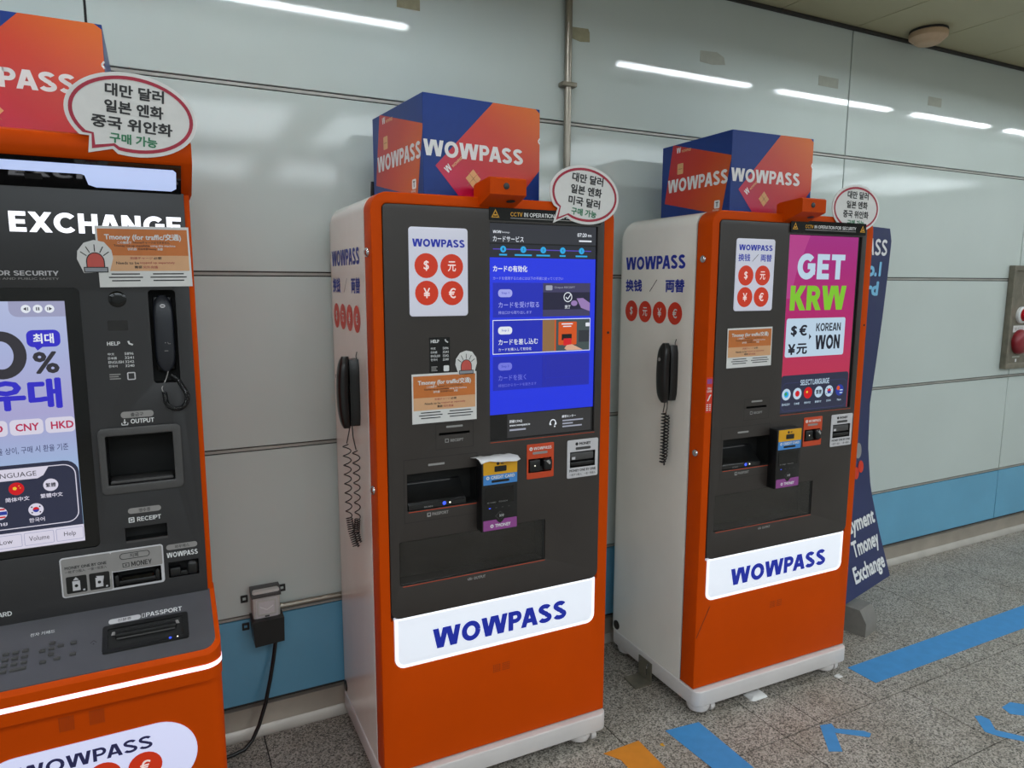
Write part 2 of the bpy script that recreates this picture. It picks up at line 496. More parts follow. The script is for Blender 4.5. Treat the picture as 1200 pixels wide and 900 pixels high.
        for i in range(len(pts) - 1):
            for k in range(n):
                fs.append((i * n + k, i * n + (k + 1) % n, (i + 1) * n + (k + 1) % n, (i + 1) * n + k))
        if cap:
            fs.append(tuple(range(n - 1, -1, -1)))
            fs.append(tuple((len(pts) - 1) * n + k for k in range(n)))
        return s.raw(vs, fs, m)
    def lathe(s, prof, m, n=28, axis='z', at=(0, 0, 0)):
        vs, fs = [], []
        for (q, h) in prof:
            for k in range(n):
                t = 2 * PI * k / n
                a, b = q * math.cos(t), q * math.sin(t)
                p = (a, b, h) if axis == 'z' else ((h, a, b) if axis == 'x' else (a, -h, b))
                vs.append((p[0] + at[0], p[1] + at[1], p[2] + at[2]))
        for i in range(len(prof) - 1):
            for k in range(n):
                fs.append((i * n + k, i * n + (k + 1) % n, (i + 1) * n + (k + 1) % n, (i + 1) * n + k))
        fs.append(tuple(range(n - 1, -1, -1)))
        fs.append(tuple((len(prof) - 1) * n + k for k in range(n)))
        return s.raw(vs, fs, m)
    def loft(s, rings, m, cap=True):
        n = len(rings[0])
        vs = [p for r in rings for p in r]
        fs = []
        for i in range(len(rings) - 1):
            for k in range(n):
                fs.append((i * n + k, i * n + (k + 1) % n, (i + 1) * n + (k + 1) % n, (i + 1) * n + k))
        if cap:
            fs.append(tuple(range(n - 1, -1, -1)))
            fs.append(tuple((len(rings) - 1) * n + k for k in range(n)))
        return s.raw(vs, fs, m)
    def prism(s, prof, axis, a0, a1, m):
        """profile extruded along x ('x': profile in (y, z)) or y ('y': profile in (x, z)) or z"""
        def at(p, a):
            return (a, p[0], p[1]) if axis == 'x' else ((p[0], a, p[1]) if axis == 'y' else (p[0], p[1], a))
        return s.loft([[at(p, a0) for p in prof], [at(p, a1) for p in prof]], m)
    def build(s, name, parent=None, smooth=True, solid=True, loc=None):
        me = bpy.data.meshes.new(name)
        me.from_pydata([tuple(q) for q in s.v], [], s.f)
        for m in s.mats: me.materials.append(M[m])
        me.polygons.foreach_set('material_index', s.m)
        if solid:
            bm = bmesh.new(); bm.from_mesh(me)
            bmesh.ops.recalc_face_normals(bm, faces=bm.faces)
            bm.to_mesh(me); bm.free()
        me.update()
        if smooth:
            me.shade_smooth()
            me.set_sharp_from_angle(angle=math.radians(38))
        o = bpy.data.objects.new(name, me)
        COL.objects.link(o)
        if parent is not None: o.parent = parent
        if loc is not None: o.location = loc
        return o

def flat(sheet, name, parent=None, **k):
    return sheet.build(name, parent, smooth=False, solid=False, **k)
def empty(name, loc=(0, 0, 0), rz=0.0):
    o = bpy.data.objects.new(name, None)
    COL.objects.link(o)
    o.location = loc
    o.rotation_euler = (0, 0, rz)
    o.empty_display_size = 0.1
    return o
def tag(o, label, cat, group=None):
    o['label'] = label
    o['category'] = cat
    if group: o['group'] = group
    return o
def struct(o, label=None):
    o['kind'] = 'structure'
    if label: o['label'] = label
    return o
def xf(e):
    """local point of an upright thing -> world point"""
    c, s = math.cos(e.rotation_euler[2]), math.sin(e.rotation_euler[2])
    return lambda p: (e.location.x + c * p[0] - s * p[1], e.location.y + s * p[0] + c * p[1], e.location.z + p[2])

# ---------------------------------------------------------------- the setting
X0, X1, YF, ZC = -3.2, 9.0, -6.6, 2.634
VJ = [1.381 + 1.5035 * k for k in range(-3, 6)]
def wall_back():
    w = Mesh(front)
    w.box(X0, X1, 0.008, 0.12, -0.02, ZC + 0.05, 'joint_dark')
    rows = [(0.1015, 0.4095, 'blue_wall'), (0.4095, 0.966, 'wall'), (0.966, 1.516, 'wall'), (1.516, 2.071, 'wall'), (2.071, ZC, 'wall')]
    xs = [X0] + [v for v in VJ if X0 < v < X1] + [X1]
    for z0, z1, m in rows:
        for a, b in zip(xs[:-1], xs[1:]):
            w.box(a + .003, b - .003, 0.0, 0.0085, z0 + .0078, z1 - .0078, m, .0015, 1)
    for z in (0.4095, 0.966, 1.516, 2.071):
        w.box(X0, X1, 0.002, 0.008, z - .0042, z + .0042, 'joint_mid')
    return struct(w.build('wall_back'))
wall_back()
def baseboard():
    w = Mesh()
    w.prism([(0.008, 0.0), (-0.03, 0.0), (-0.03, 0.008), (-0.016, 0.03), (-0.012, 0.0985), (0.008, 0.0985)], 'x', X0, X1, 'skirt')
    w.prism([(-0.0165, 0.001), (-0.034, 0.001), (-0.034, 0.010), (-0.0185, 0.033), (-0.0165, 0.033)], 'x', X0, X1, 'skirt_lip')
    return struct(w.build('baseboard_back'))
baseboard()
def floor():
    f = Mesh(up)
    f.box(X0, X1, YF, 0.12, -0.08, -0.003, 'grout')
    ys = [0.01, -0.811, -1.142, -1.72, -2.3, -2.88, -3.46, -4.04, -4.62, -5.2, -5.78, YF]
    g = .0040
    cuts = {0: [-1.85, -.81, .232, 1.275, 1.780, 1.943, 2.232, 2.70, 3.12, 3.70, 4.22, 4.74, 5.3, 6.4, 7.5], 1: [-1.9, -.85, .70, 1.222, 1.783, 2.385, 2.96, 3.54, 4.1, 4.7, 5.8, 7.0]}
    for j in range(len(ys) - 1):
        c = cuts.get(j) or [X0 + .52 * k + (.26 if j % 2 else 0) for k in range(1, 23)]
        xs = [X0] + [v for v in c if X0 < v < X1] + [X1]
        for a, b in zip(xs[:-1], xs[1:]):
            f.box(a + g / 2, b - g / 2, ys[j + 1] + g / 2, ys[j] - g / 2, -0.003, 0.0, 'floor')
    return struct(f.build('floor', smooth=False))
floor()
def ceiling():
    c = Mesh()
    c.box(X0, X1, YF, 0.12, ZC + .012, ZC + .1, 'ceil_gap')
    xs = [2.887 + .4655 * k for k in range(-13, 14)]
    xs = [X0] + [v for v in xs if X0 < v < X1] + [X1]
    ys = [-.012, -2.0, -4.2, YF]
    for a, b in zip(xs[:-1], xs[1:]):
        for p, q in zip(ys[:-1], ys[1:]):
            c.box(a + .002, b - .002, q + .002, p - .002, ZC, ZC + .013, 'ceil', .001, 1)
    return struct(c.build('ceiling'))
ceiling()
t = Mesh()
t.box(X0, X1, -.016, 0.0, ZC - .014, ZC - .0005, 'joint_dark', .002, 1)
struct(t.build('trim_1'))
for nm, bx in (('wall_front', (X0, X1, YF - .1, YF, 0, ZC)), ('wall_left', (X0 - .1, X0, YF, .1, 0, ZC)), ('wall_right', (X1, X1 + .1, YF, .1, 0, ZC))):
    q = Mesh(); q.box(*bx, 'far_wall'); struct(q.build(nm))

def ceiling_lamp(x0, x1, y, m):
    e = empty('ceiling_lamp', ((x0 + x1) / 2, y, ZC))
    L = (x1 - x0) / 2
    h = Mesh()
    h.prism([(-.062, 0), (.062, 0), (.062, -.008), (-.062, -.008)], 'x', -L - .012, L + .012, 'plinth')
    h.prism([(.055, -.008), (.062, -.008), (.062, -.0645), (.058, -.0645)], 'x', -L - .012, L + .012, 'frame_grey')
    h.prism([(-.055, -.008), (-.062, -.008), (-.062, -.0645), (-.058, -.0645)], 'x', -L - .012, L + .012, 'frame_grey')
    h.box(-L - .014, -L, -.062, .062, -.0645, -.001, 'plinth', .003)
    h.box(L, L + .014, -.062, .062, -.0645, -.001, 'plinth', .003)
    h.build('housing', e)
    u = Mesh(); u.tube([(-L, 0, -.046), (L, 0, -.046)], .0095, m, 12)
    u.build('tube', e)
    return tag(e, 'fluorescent tube lamp on the station ceiling, mirrored as a bright streak in the wall', 'lamp', 'fluorescent ceiling lamps')
for a, b in ((-2.35, -1.32), (-1.2, -.17), (-.02, 1.04), (2.12, 3.03), (3.215, 4.23), (4.405, 5.27), (5.45, 6.4), (6.6, 7.6)):
    ceiling_lamp(a, b, -.775, 'tube')
def hall_fill_panel(x, y):  # wide dim panel added as fill light for the kiosk fronts
    e = empty('fill_light_panel', (x, y, ZC))
    f = Mesh(); f.plate(rr(-.83, -.63, .83, .63), [rr(-.8, -.6, .8, .6)], -.022, -.0004, 'plinth', .003, fn=up); f.build('frame', e)
    d = Mesh(up); d.rect(-.802, -.602, .802, .602, 'fill_glow', -.012); flat(d, 'diffuser', e)
    return tag(e, 'flat rectangular fill light panel added on the hall ceiling behind the viewer', 'lamp', 'added fill panels of the hall')
for y in (-3.2, -5.4):
    for k in range(6):
        hall_fill_panel(-1.8 + 1.9 * k, y)

# ---------------------------------------------------------------- things on the wall and ceiling
def conduit_vertical():
    e = empty('conduit_pipe', (1.379, 0, 0))
    p = Mesh(); p.tube([(0, -.019, .445), (0, -.019, ZC - .004)], .0135, 'steel', 16); p.build('pipe', e)
    f = Mesh(); f.lathe([(.062, ZC - .0005), (.062, ZC - .004), (.05, ZC - .012), (.02, ZC - .016)], 'plastic_grey', 28, 'z', (0, -.064, 0)); f.build('ceiling_flange', e)
    for z in (2.2, 1.2):
        c = Mesh(); c.box(-.03, .03, -.0365, -.0005, z - .008, z + .008, 'steel_dark', .003); c.build('clamp', e)
    return tag(e, 'vertical stainless steel conduit pipe on the wall behind the middle kiosk', 'pipe')
conduit_vertical()
def conduit_horizontal():
    e = empty('conduit_pipe', (.84, 0, .431))
    p = Mesh(); p.tube([(-.545, -.0115, 0), (.49, -.0115, 0)], .0100, 'steel', 16); p.build('pipe', e)
    q = Mesh(); q.tube([(.49, -.0115, 0), (.515, -.0115, .001), (.532, -.013, .006), (.5385, -.015, .0135)], .0108, 'steel_dark', 14); q.build('elbow', e)
    return tag(e, 'short horizontal steel conduit pipe running from the socket box along the blue band', 'pipe')
conduit_horizontal()
def outlet():
    e = empty('socket_box', (.258, 0, .43))
    b = Mesh()
    b.box(-.042, .042, -.052, -.0005, -.02, .082, 'plastic_grey', .006)
    b.prism([(-.0005, .083), (-.03, .083), (-.058, .07), (-.058, .062), (-.0005, .066)], 'x', -.045, .045, 'frame_grey')
    b.build('socket_housing', e)
    c = Mesh(front); c.rect(-.033, -.02, .033, .055, 'lt_grey', .0535, .004)
    c.plate(rr(-.03, .0, .03, .052, .004), [rr(-.024, .006, .024, .046, .003)], .0522, .056, 'plastic_grey')
    c.line((-.02, .03), (.0, .018), .003, 'w_txt', .0545); c.line((.0, .018), (.02, .03), .003, 'w_txt', .0545)
    c.rect(-.007, -.006, .007, .006, 'frame_grey', .0545)
    c.build('socket_cover', e)
    k = Mesh()
    k.prism([(-.049, -.008), (.049, -.008), (.047, -.088), (-.043, -.092)], 'y', -.078, -.0005, 'black')
    k.build('plug_shroud', e)
    for (x, z) in ((-.062, .045), (-.062, -.05), (.056, .06)):
        g = Mesh(front)
        g.plate(rr(x - .011, z - .012, x + .011, z + .012, .002), [rr(x - .005, z - .005, x + .005, z + .005, .001)], .0005, .004, 'black')
        g.build('lug', e)
    return tag(e, 'grey surface-mounted socket box with black plug shroud on the wall between two kiosks', 'socket')
outlet()
def cable():
    k = Mesh()
    k.tube([(.283, -.04, .352), (.282, -.04, .33), (.272, -.043, .27), (.258, -.05, .205), (.238, -.062, .13), (.214, -.075, .07), (.19, -.088, .032), (.166, -.097, .014),
            (.13, -.102, .0085), (.105, -.104, .0075), (.09, -.104, .0075)], .0062, 'black', 10)
    o = k.build('power_cable')
    return tag(o, 'black power cable hanging from the socket box down to the floor', 'cable')
cable()
def scrap(name, pts, m, label, d=.0012):
    s = Mesh(front)
    cx = sum(p[0] for p in pts) / len(pts); cz = sum(p[1] for p in pts) / len(pts)
    s.plate([(x - cx, z - cz) for x, z in pts], [], .0002, d, m)
    return tag(s.build(name, loc=(cx, 0, cz)), label, 'tape' if 'tape' in name else 'sticker')
scrap('tape_scrap', [(1.398, 2.408), (1.474, 2.411), (1.480, 2.398), (1.481, 2.366), (1.44, 2.362), (1.398, 2.370)], 'tape_tan', 'torn tan masking tape scrap stuck on the wall beside the vertical pipe')
scrap('tape_scrap', [(2.004, 2.412), (2.09, 2.417), (2.128, 2.402), (2.136, 2.374), (2.07, 2.366), (2.004, 2.370)], 'tape_pale', 'pale torn tape scrap on the wall above the lamp streak, between the two topper boxes')
scrap('wall_sticker', [(2.682, 2.404), (2.808, 2.404), (2.808, 2.362), (2.682, 2.362)], 'tape_pale', 'pale rectangular sticker on the wall just left of the joint near the smoke detector')
scrap('wall_sticker', [(3.452, 2.404), (3.557, 2.404), (3.557, 2.362), (3.452, 2.362)], 'tape_pale', 'small pale sticker high on the wall right of the smoke detector')
scrap('tape_scrap', [(.748, 2.43), (.826, 2.43), (.826, 2.366), (.748, 2.366)], 'tape_tan', 'faded tan tape patch at the top of the wall left of the vertical pipe')
def detector():
    e = empty('smoke_detector', (3.215, -.135, ZC))
    b = Mesh(); b.lathe([(.078, -.0004), (.08, -.006), (.078, -.010)], 'joint_dark'); b.build('mounting_ring', e)
    c = Mesh(); c.lathe([(.077, -.010), (.081, -.018), (.079, -.034), (.066, -.046), (.058, -.050), (.055, -.056), (.045, -.062), (.02, -.064)], 'detector'); c.build('cover', e)
    return tag(e, 'round beige smoke detector on the ceiling close to the wall', 'smoke detector')
detector()
def alarm():
    x0, x1, z0, z1 = 4.285, 4.76, 1.012, 1.595
    e = empty('fire_alarm_panel', (x0, 0, z0))
    w, h = x1 - x0, z1 - z0
    b = Mesh(front); b.plate(rr(0, 0, w, h, .004), [rr(.022, .03, w - .022, h - .03, .003)], .0005, .034, 'steel_dark', .003); b.build('frame', e)
    p = Mesh(front); p.plate(rr(.02, .028, w - .02, h - .028), [], .002, .020, 'steel_dark'); p.build('cover_plate', e)
    l = Mesh(front); l.lathe([(.047, .0202), (.047, .034), (.04, .040)], 'w_txt', 28, 'y', (.122, 0, .306))
    l.build('lamp_ring', e)
    g = Mesh(front); g.lathe([(.036, .0402), (.036, .062), (.031, .078), (.018, .088), (.006, .091)], 'red_lens', 28, 'y', (.122, 0, .306)); g.build('red_lamp', e)
    t = Mesh(front); t.rect(.062, .208, .24, .246, 'paper', .0208); t.text('발신기', .075, .219, .16, .236, 'g_txt', .0214); flat(t, 'paper_label', e)
    k = Mesh(front); k.lathe([(.07, .0202), (.072, .03), (.066, .046), (.052, .056), (.03, .058)], 'red_paint', 32, 'y', (.128, 0, .152)); k.build('call_point', e)
    k2 = Mesh(front); k2.rect(.120, .10, .142, .15, 'steel', .0592, .008); k2.disc(.131, .152, .016, 'red_lens', .0592); flat(k2, 'call_button', e)
    n = Mesh(front); n.rect(.08, .062, .155, .07, 'tape_pale', .0206); n.rect(.112, .036, .127, .054, 'w_txt', .0206); flat(n, 'small_print', e)
    a = Mesh(front); a.ring(ell(.17, .455, .062), ell(.17, .455, .053), 'steel', .0206); flat(a, 'speaker_ring', e)
    return tag(e, 'stainless steel fire alarm panel with red lamp and red call point on the wall', 'fire alarm')
alarm()

# ---------------------------------------------------------------- things on the floor
def tape(name, pts, m, label, t=.0012):
    s = Mesh(up)
    cx = sum(p[0] for p in pts) / len(pts); cy = sum(p[1] for p in pts) / len(pts)
    s.plate([(x - cx, y - cy) for x, y in pts], [], .0002, t, m)
    return tag(s.build('floor_tape', loc=(cx, cy, 0)), label, 'tape', None)
tape('t', [(2.335, -.612), (2.338, -.732), (3.30, -.738), (3.9, -.742), (3.9, -.618), (3.55, -.612)], 'tape_blue', 'long wide blue floor tape strip right of the farthest kiosk')
tape('t', [(1.442, -.606), (1.575, -.620), (1.57, -.95), (1.56, -1.25), (1.45, -1.25), (1.455, -.83)], 'tape_blue', 'blue floor tape strip lying in front of the gap between the two kiosks')
tape('t', [(1.190, -.610), (1.330, -.608), (1.325, -.75), (1.31, -1.1), (1.215, -1.1), (1.222, -.66)], 'tape_orange', 'orange floor tape strip at the front corner of the middle kiosk')
tape('t', [(1.933, -.818), (1.976, -.829), (1.965, -.853), (2.04, -.905), (2.050, -.925), (2.028, -.936), (1.946, -.868), (1.885, -.945), (1.846, -.925)], 'tape_blue', 'small blue tape arrowhead on the floor, the one nearer the kiosks')
tape('t', [(2.460, -1.022), (2.482, -1.030), (2.486, -1.058), (2.444, -1.100), (2.50, -1.175), (2.486, -1.20), (2.42, -1.128), (2.402, -1.09)], 'tape_blue', 'blue tape corner mark on the floor at the right edge of the photo')
tape('t', [(2.60, -1.035), (2.66, -1.03), (2.72, -1.09), (2.70, -1.13), (2.62, -1.10), (2.585, -1.07)], 'tape_blue', 'blue tape piece on the floor at the far right edge, behind the corner mark')
def litter(name, loc, pts, h, label, m='paper'):
    n = Mesh()
    rings = []
    for k, (f, z) in enumerate(((1.0, .0008), (1.02, h * .35), (.8, h * .8), (.45, h))):
        rings.append([(x * f + .004 * math.sin(7 * i + k), y * f + .003 * math.cos(5 * i + 2 * k), z + (.0015 * math.sin(3 * i) if k > 1 else 0)) for i, (x, y) in enumerate(pts)])
    n.loft(rings, m)
    return tag(n.build(name, loc=loc), label, 'litter')
litter('crumpled_tissue', (1.865, -.59, 0), rr(-.04, -.024, .04, .024, .008, 2), .014, 'crumpled white tissue on the floor under the front edge of the farthest kiosk')
litter('paper_scrap', (2.249, -.638, 0), rr(-.016, -.009, .016, .009, .002, 2), .004, 'tiny white paper scrap on the floor by the right caster of the farthest kiosk')
litter('paper_scrap', (1.385, -.66, 0), rr(-.006, -.005, .006, .005, .002, 2), .003, 'tiny yellow scrap on the floor between the orange and blue tape', 'yellow')

def banner():
    e = empty('banner_stand', (2.70, -.385, 0), math.radians(14))
    Hb, z0, hw = 1.60, .135, .31
    bz = (.003, .066, .120, .146, .152, .138, .126, .117, .111)
    def bend(z):
        t = min(max((z - z0) / Hb, 0), .9999) * 8
        k = int(t)
        return bz[k] + (bz[k + 1] - bz[k]) * (t - k)
    def surf(x, z, d): return (x, bend(z) - d, z)
    b = Mesh(surf)
    N = 30
    vs, fs = [], []
    for s_, dd in ((0, .0025), (1, -.0005)):
        for i in range(N + 1):
            z = z0 + Hb * i / N
            h = hw if i < N else hw - .03
            for x in (-h, 0, h): vs.append(surf(x, z, dd))
    n1 = (N + 1) * 3
    for i in range(N):
        for j in range(2):
            q = (i * 3 + j, i * 3 + j + 1, (i + 1) * 3 + j + 1, (i + 1) * 3 + j)
            fs.append(q); fs.append(tuple(n1 + k for k in reversed(q)))
        for j in (0, 2):
            fs.append((i * 3 + j, (i + 1) * 3 + j, n1 + (i + 1) * 3 + j, n1 + i * 3 + j))
    for j in range(2):
        fs.append((j, j + 1, n1 + j + 1, n1 + j)); fs.append((N * 3 + j, N * 3 + j + 1, n1 + N * 3 + j + 1, n1 + N * 3 + j))
    b.raw(vs, fs, 'banner')
    b.build('banner_sheet', e)
    g = Mesh(surf)
    D = .0045
    g.text('WOWPASS', -.300, 1.615, .268, 1.685, 'w_txt', D, .06)
    g.text('No.1', .0, 1.523, .228, 1.588, 'banner_blue', D, .05)
    g.text('Card', -.07, 1.438, .222, 1.503, 'banner_blue', D, .05)
    flat(g, 'headline_lettering', e)
    g = Mesh(surf)
    g.text('Payment', -.03, .362, .285, .452, 'w_txt', D, .035)
    flat(g, 'service_lettering', e); g = Mesh(surf)
    g.text('Tmoney', .01, .262, .28, .352, 'w_txt', D, .035)
    g.text('Exchange', -.03, .162, .285, .252, 'w_txt', D, .035)
    flat(g, 'service_lettering', e)
    for i in range(4):
        g = Mesh(surf); g.disc(.06 + .052 * i, .585 + .022 * i, .028, 'red_dot', D, n=20); flat(g, 'coin_picture', e)
    g = Mesh(surf)
    for i in range(3): g.disc(.085 + .056 * i, .70 + .014 * i, .036, 'pill_grey', D)
    g.ring(ell(-.02, .53, .085), ell(-.02, .53, .055), 'w_txt', D)
    flat(g, 'banner_picture', e)
    p = Mesh()
    p.tube([(-.06, .02, .06), (-.05, .078, .3), (0, .15, .6), (0, .176, .9), (0, .163, 1.2), (0, .14, 1.5), (0, .125, 1.73)], .008, 'black', 8)
    p.build('pole', e)
    k = Mesh()
    k.prism([(-.075, 0), (.065, 0), (.065, .05), (.045, .112), (-.045, .112), (-.075, .06)], 'x', -.115, -.005, 'base_grey')
    k.build('base', e)
    return tag(e, 'bowed navy banner stand with white lettering on a grey base, behind the farthest kiosk', 'banner')
banner()
# ---------------------------------------------------------------- the two slim kiosks
KW, KH, KD = .7385, 1.72, .505
def sticker_pill(s, x, z, w, h, d, m='pill_grey', txt=None, tm='k_txt'):
    s.rect(x - w / 2, z - h / 2, x + w / 2, z + h / 2, m, d, h / 2 * .9)
    if txt: s.text(txt, x - w * .27, z - h * .3, x + w * .27, z + h * .3, tm, d + .0003)
COINS = '$元¥€'
def coin(s, x, z, r, ch, d, m='red_dot', tm='paper'):
    s.disc(x, z, r, m, d)
    h = r * .42
    w = dict(zip(COINS, (.62, .95, .75, .85)))[ch] * h
    s.text(ch, x - w * .9, z - h, x + w * .9, z + h, tm, d + .0004, .02)
def dots(s, x, z, nx, nz, p, r, m, d):
    for i in range(nx):
        for j in range(nz):
            s.disc(x + i * p, z + j * p, r, m, d, n=8)

def kiosk(k, loc, rz, label):
    e = empty('currency_kiosk', loc, rz)
    tag(e, label, 'kiosk', 'slim orange kiosks')
    # white cabinet body
    R = .045
    prof = lambda i, j=None: rr(i, .098, KW - i, KH - (i if j is None else j), 0, 8, (0, 0, R - i * .6, R - i * .6))
    b = Mesh()
    rings = [(.076, 0, 0), (KD - .045, 0, 0), (KD - .030, 0, .0028), (KD - .016, 0, .0105), (KD - .006, .002, .022), (KD - .001, .006, .035), (KD, .011, .045)]
    b.loft([[(x, y, z) for x, z in prof(i, j)] for y, i, j in rings], 'white')
    bo = b.build('cabinet', e)
    g = Mesh(); g.loft([[(x, y, z) for x, z in prof(.005)] for y in (.0701, .0759)], 'black_matte'); g.build('gasket', bo)
    # print on the left side
    s = Mesh(left)
    s.text('WOWPASS', -.466, 1.540, -.124, 1.586, 'b_txt', .0008, .085)
    flat(s, 'name_lettering', bo)
    s = Mesh(left); s.text('换钱', -.464, 1.460, -.362, 1.505, 'b_txt', .0008, .034); flat(s, 'exchange_lettering', bo)
    s = Mesh(left); s.text('両替', -.226, 1.460, -.124, 1.505, 'b_txt', .0008, .034); flat(s, 'exchange_lettering', bo)
    s = Mesh(left); s.line((-.315, 1.462), (-.275, 1.503), .0028, 'k_txt', .0008); flat(s, 'slash_mark', bo)
    for i, ch in enumerate(COINS):
        s = Mesh(left); coin(s, -.424 + .0847 * i, 1.389, .0385, ch, .0008); flat(s, 'currency_symbol', bo)
    h = Mesh(left)
    h.lathe([(.0185, .0002), (.0185, -.003), (.015, -.004), (.013, -.004)], 'black', 24, 'x', (0, .468, .124)); h.build('cable_grommet', bo)
    if k == 2:
        a = Mesh(); a.tube([(.123, .42, KH - .002), (.123, .42, 1.80)], lambda t: .011 - .005 * t, 'black', 8); a.build('antenna', e)
    # orange door: an open frame, its openings cut through
    d = Mesh(front)
    hole = [(.029, .575), (.037, .575)] + [(x, y) for x, y in rr(.037, .414, .697, .56, 0, 6, (.03, .03, 0, 0)) if y < .5] + [(.697, .575), (.703, .575)] + \
           [(x, y) for x, y in rr(.029, 1.2, .703, 1.691, 0, 6, (0, 0, .014, .014)) if y > 1.4]
    hole = [(.037, .5), ] + [(x, y) for x, y in rr(.037, .414, .697, .56, 0, 6, (.03, .03, 0, 0)) if y < .5] + [(.697, .56), (.703, .56)] + \
           [(x, y) for x, y in rr(.029, 1.2, .703, 1.691, 0, 6, (0, 0, .014, .014)) if y > 1.4] + [(.029, .56), (.037, .56)]
    d.plate(rr(0, .102, KW, KH, 0, 8, (.003, .003, R, R)), [hole], -.0701, 0.0, 'orange', .0028)
    d.box(.02, KW - .02, .062, .0695, .13, 1.70, 'black_matte')
    do = d.build('door', e)
    v = Mesh(front)
    for x0 in (.340, .371): dots(v, x0, .333, 5, 5, .0052, .0013, 'black_matte', .0006)
    flat(v, 'speaker_grille', do)
    if k == 3:
        c = Mesh(front); c.line((.004, .29), (.058, .395), .0022, 'black_matte', .0006); flat(c, 'panel_crack', do)
        q = Mesh(front)
        q.rect(.001, 1.073, .0275, 1.19, 'red_dot', .0007, .002)
        q.rect(.004, 1.168, .0245, 1.184, 'purple', .0010)
        q.text('CALL', .006, 1.150, .0225, 1.157, 'w_txt', .0011, .03); q.text('CENTER', .004, 1.140, .0245, 1.147, 'w_txt', .0011, .03)
        q.tube([(.008, -.0012, 1.112), (.012, -.0012, 1.118), (.016, -.0012, 1.126), (.021, -.0012, 1.132)], .0022, 'w_txt', 6)
        for i in range(4): q.rect(.004, 1.08 + .006 * i, .012, 1.083 + .006 * i, 'w_txt', .0011); q.rect(.016, 1.08 + .006 * i, .023, 1.083 + .006 * i, 'w_txt', .0011)
        flat(q, 'call_sticker', do)
    for z in (1.568, .932):
        l = Mesh(front); l.lathe([(.0125, 0), (.0125, -.003), (.0105, -.0065), (.006, -.009), (.002, -.0095)], 'chrome', 20, 'x', (0, .036, z))
        l.build('door_lock', do)
    n = Mesh(front); n.lathe([(.004, 0), (.004, .0008)], 'black_matte', 10, 'y', (.7245, 0, 1.342)); n.build('screw_hole', do)
    # dark instrument panel
    scr = (.329, 1.042, .679, 1.655)
    pas = (.081, .870, .292, .975)
    out = (.056, .660, .511, .786)
    rec = (.175, 1.074, .266, 1.081)
    wow = (.452, .935, .529, .977)
    mon = (.594, .934, .684, .983)
    p = Mesh(front)
    p.plate(rr(.030, .566, .702, 1.690, 0, 6, (.026, .026, .012, .012)), [rr(*scr), rr(*pas), rr(*out, .004), rr(*rec), rr(*wow), rr(*mon)], -.004, .003, 'dark', .0008)
    po = p.build('instrument_panel', e)
    q = Mesh(front)
    D = .0035
    q.text('RECEIPT', .208, 1.054, .247, 1.062, 'g_txt', D, .03)
    q.ring(rr(.192, 1.053, .203, 1.064), rr(.194, 1.055, .201, 1.062), 'g_txt', D)
    q.rect(.196, 1.0945, .245, 1.1, 'g_txt', D, .002)
    q.rect(.142, .9925, .190, .9985, 'g_txt', D, .002)
    q.text('PASSPORT', .152, .850, .2, .859, 'g_txt', D, .03)
    q.rect(.137, .848, .148, .860, 'g_txt', D, .001); q.disc(.1425, .855, .003, 'k_txt', D + .0003)
    q.text('OUTPUT', .276, .639, .313, .6475, 'g_txt', D, .03)
    q.line((.258, .641), (.270, .641), .002, 'g_txt', D); q.line((.258, .641), (.258, .646), .002, 'g_txt', D); q.line((.270, .641), (.270, .646), .002, 'g_txt', D)
    q.poly([(.260, .647), (.268, .647), (.264, .642)], 'g_txt', D)
    for f in ((.072, .838, .288, 1.016), (.165, 1.035, .277, 1.107)):
        q.ring(rr(*f), rr(f[0] + .0009, f[1] + .0009, f[2] - .0009, f[3] - .0009), 'black', D)
    q.line((.084, .8675), (.292, .8675), .0018, 'orange_dark', D); q.line((.064, .6572), (.51, .6572), .0018, 'orange_dark', D)
    q.line((.33, 1.0385), (.68, 1.0385), .0014, 'orange_dark', D)
    flat(q, 'panel_lettering', po)
    if k == 2:
        q = Mesh(front)
        q.rect(.150, 1.247, .209, 1.345, 'glass_black', D)
        q.text('HELP', .154, 1.330, .178, 1.339, 'w_txt', D + .0004, .03)
        q.tube([(.195, -D - .001, 1.339), (.197, -D - .001, 1.334), (.203, -D - .001, 1.331)], .002, 'w_txt', 6)
        for i, (a, c) in enumerate((('中文', '5896'), ('日本語', '3241'), ('ENGLISH', '3242'), ('한국어', '3240'))):
            z = 1.312 - .0102 * i
            q.text(a, .154, z, (.168, .172, .180, .172)[i], z + .0065, 'w_txt', D + .0004, .01); q.text(c, .188, z, .205, z + .0065, 'w_txt', D + .0004, .01)
        q.rect(.190, 1.252, .206, 1.268, 'w_txt', D + .0004, .003)
        for i in range(3): q.rect(.155, 1.254 + .005 * i, .172 - .003 * (i % 2), 1.2565 + .005 * i, 'g_txt', D + .0004)
        flat(q, 'help_sticker', po)
    # lit price panel
    l = Mesh(front); l.plate(rr(.0965, 1.402, .2620, 1.6345, .009), [], .003, .0065, 'lit_lav', .001)
    lo = l.build('lit_panel', e)
    q = Mesh(front)
    D = .007
    if k == 2:
        q.text('WOWPASS', .106, 1.584, .253, 1.604, 'lit_blue', D, .085)
        cs = ((.1435, 1.535), (.2155, 1.534), (.1440, 1.4635), (.2160, 1.463)); r = .0325
    else:
        q.text('WOWPASS', .106, 1.597, .250, 1.615, 'lit_blue', D, .085)
        q.text('换钱', .105, 1.562, .155, 1.586, 'lit_blue', D, .02); q.text('両替', .200, 1.562, .249, 1.586, 'lit_blue', D, .02)
        q.line((.165, 1.562), (.190, 1.585), .0016, 'k_txt', D)
        cs = ((.1400, 1.5165), (.2125, 1.517), (.1400, 1.447), (.2110, 1.447)); r = .0325
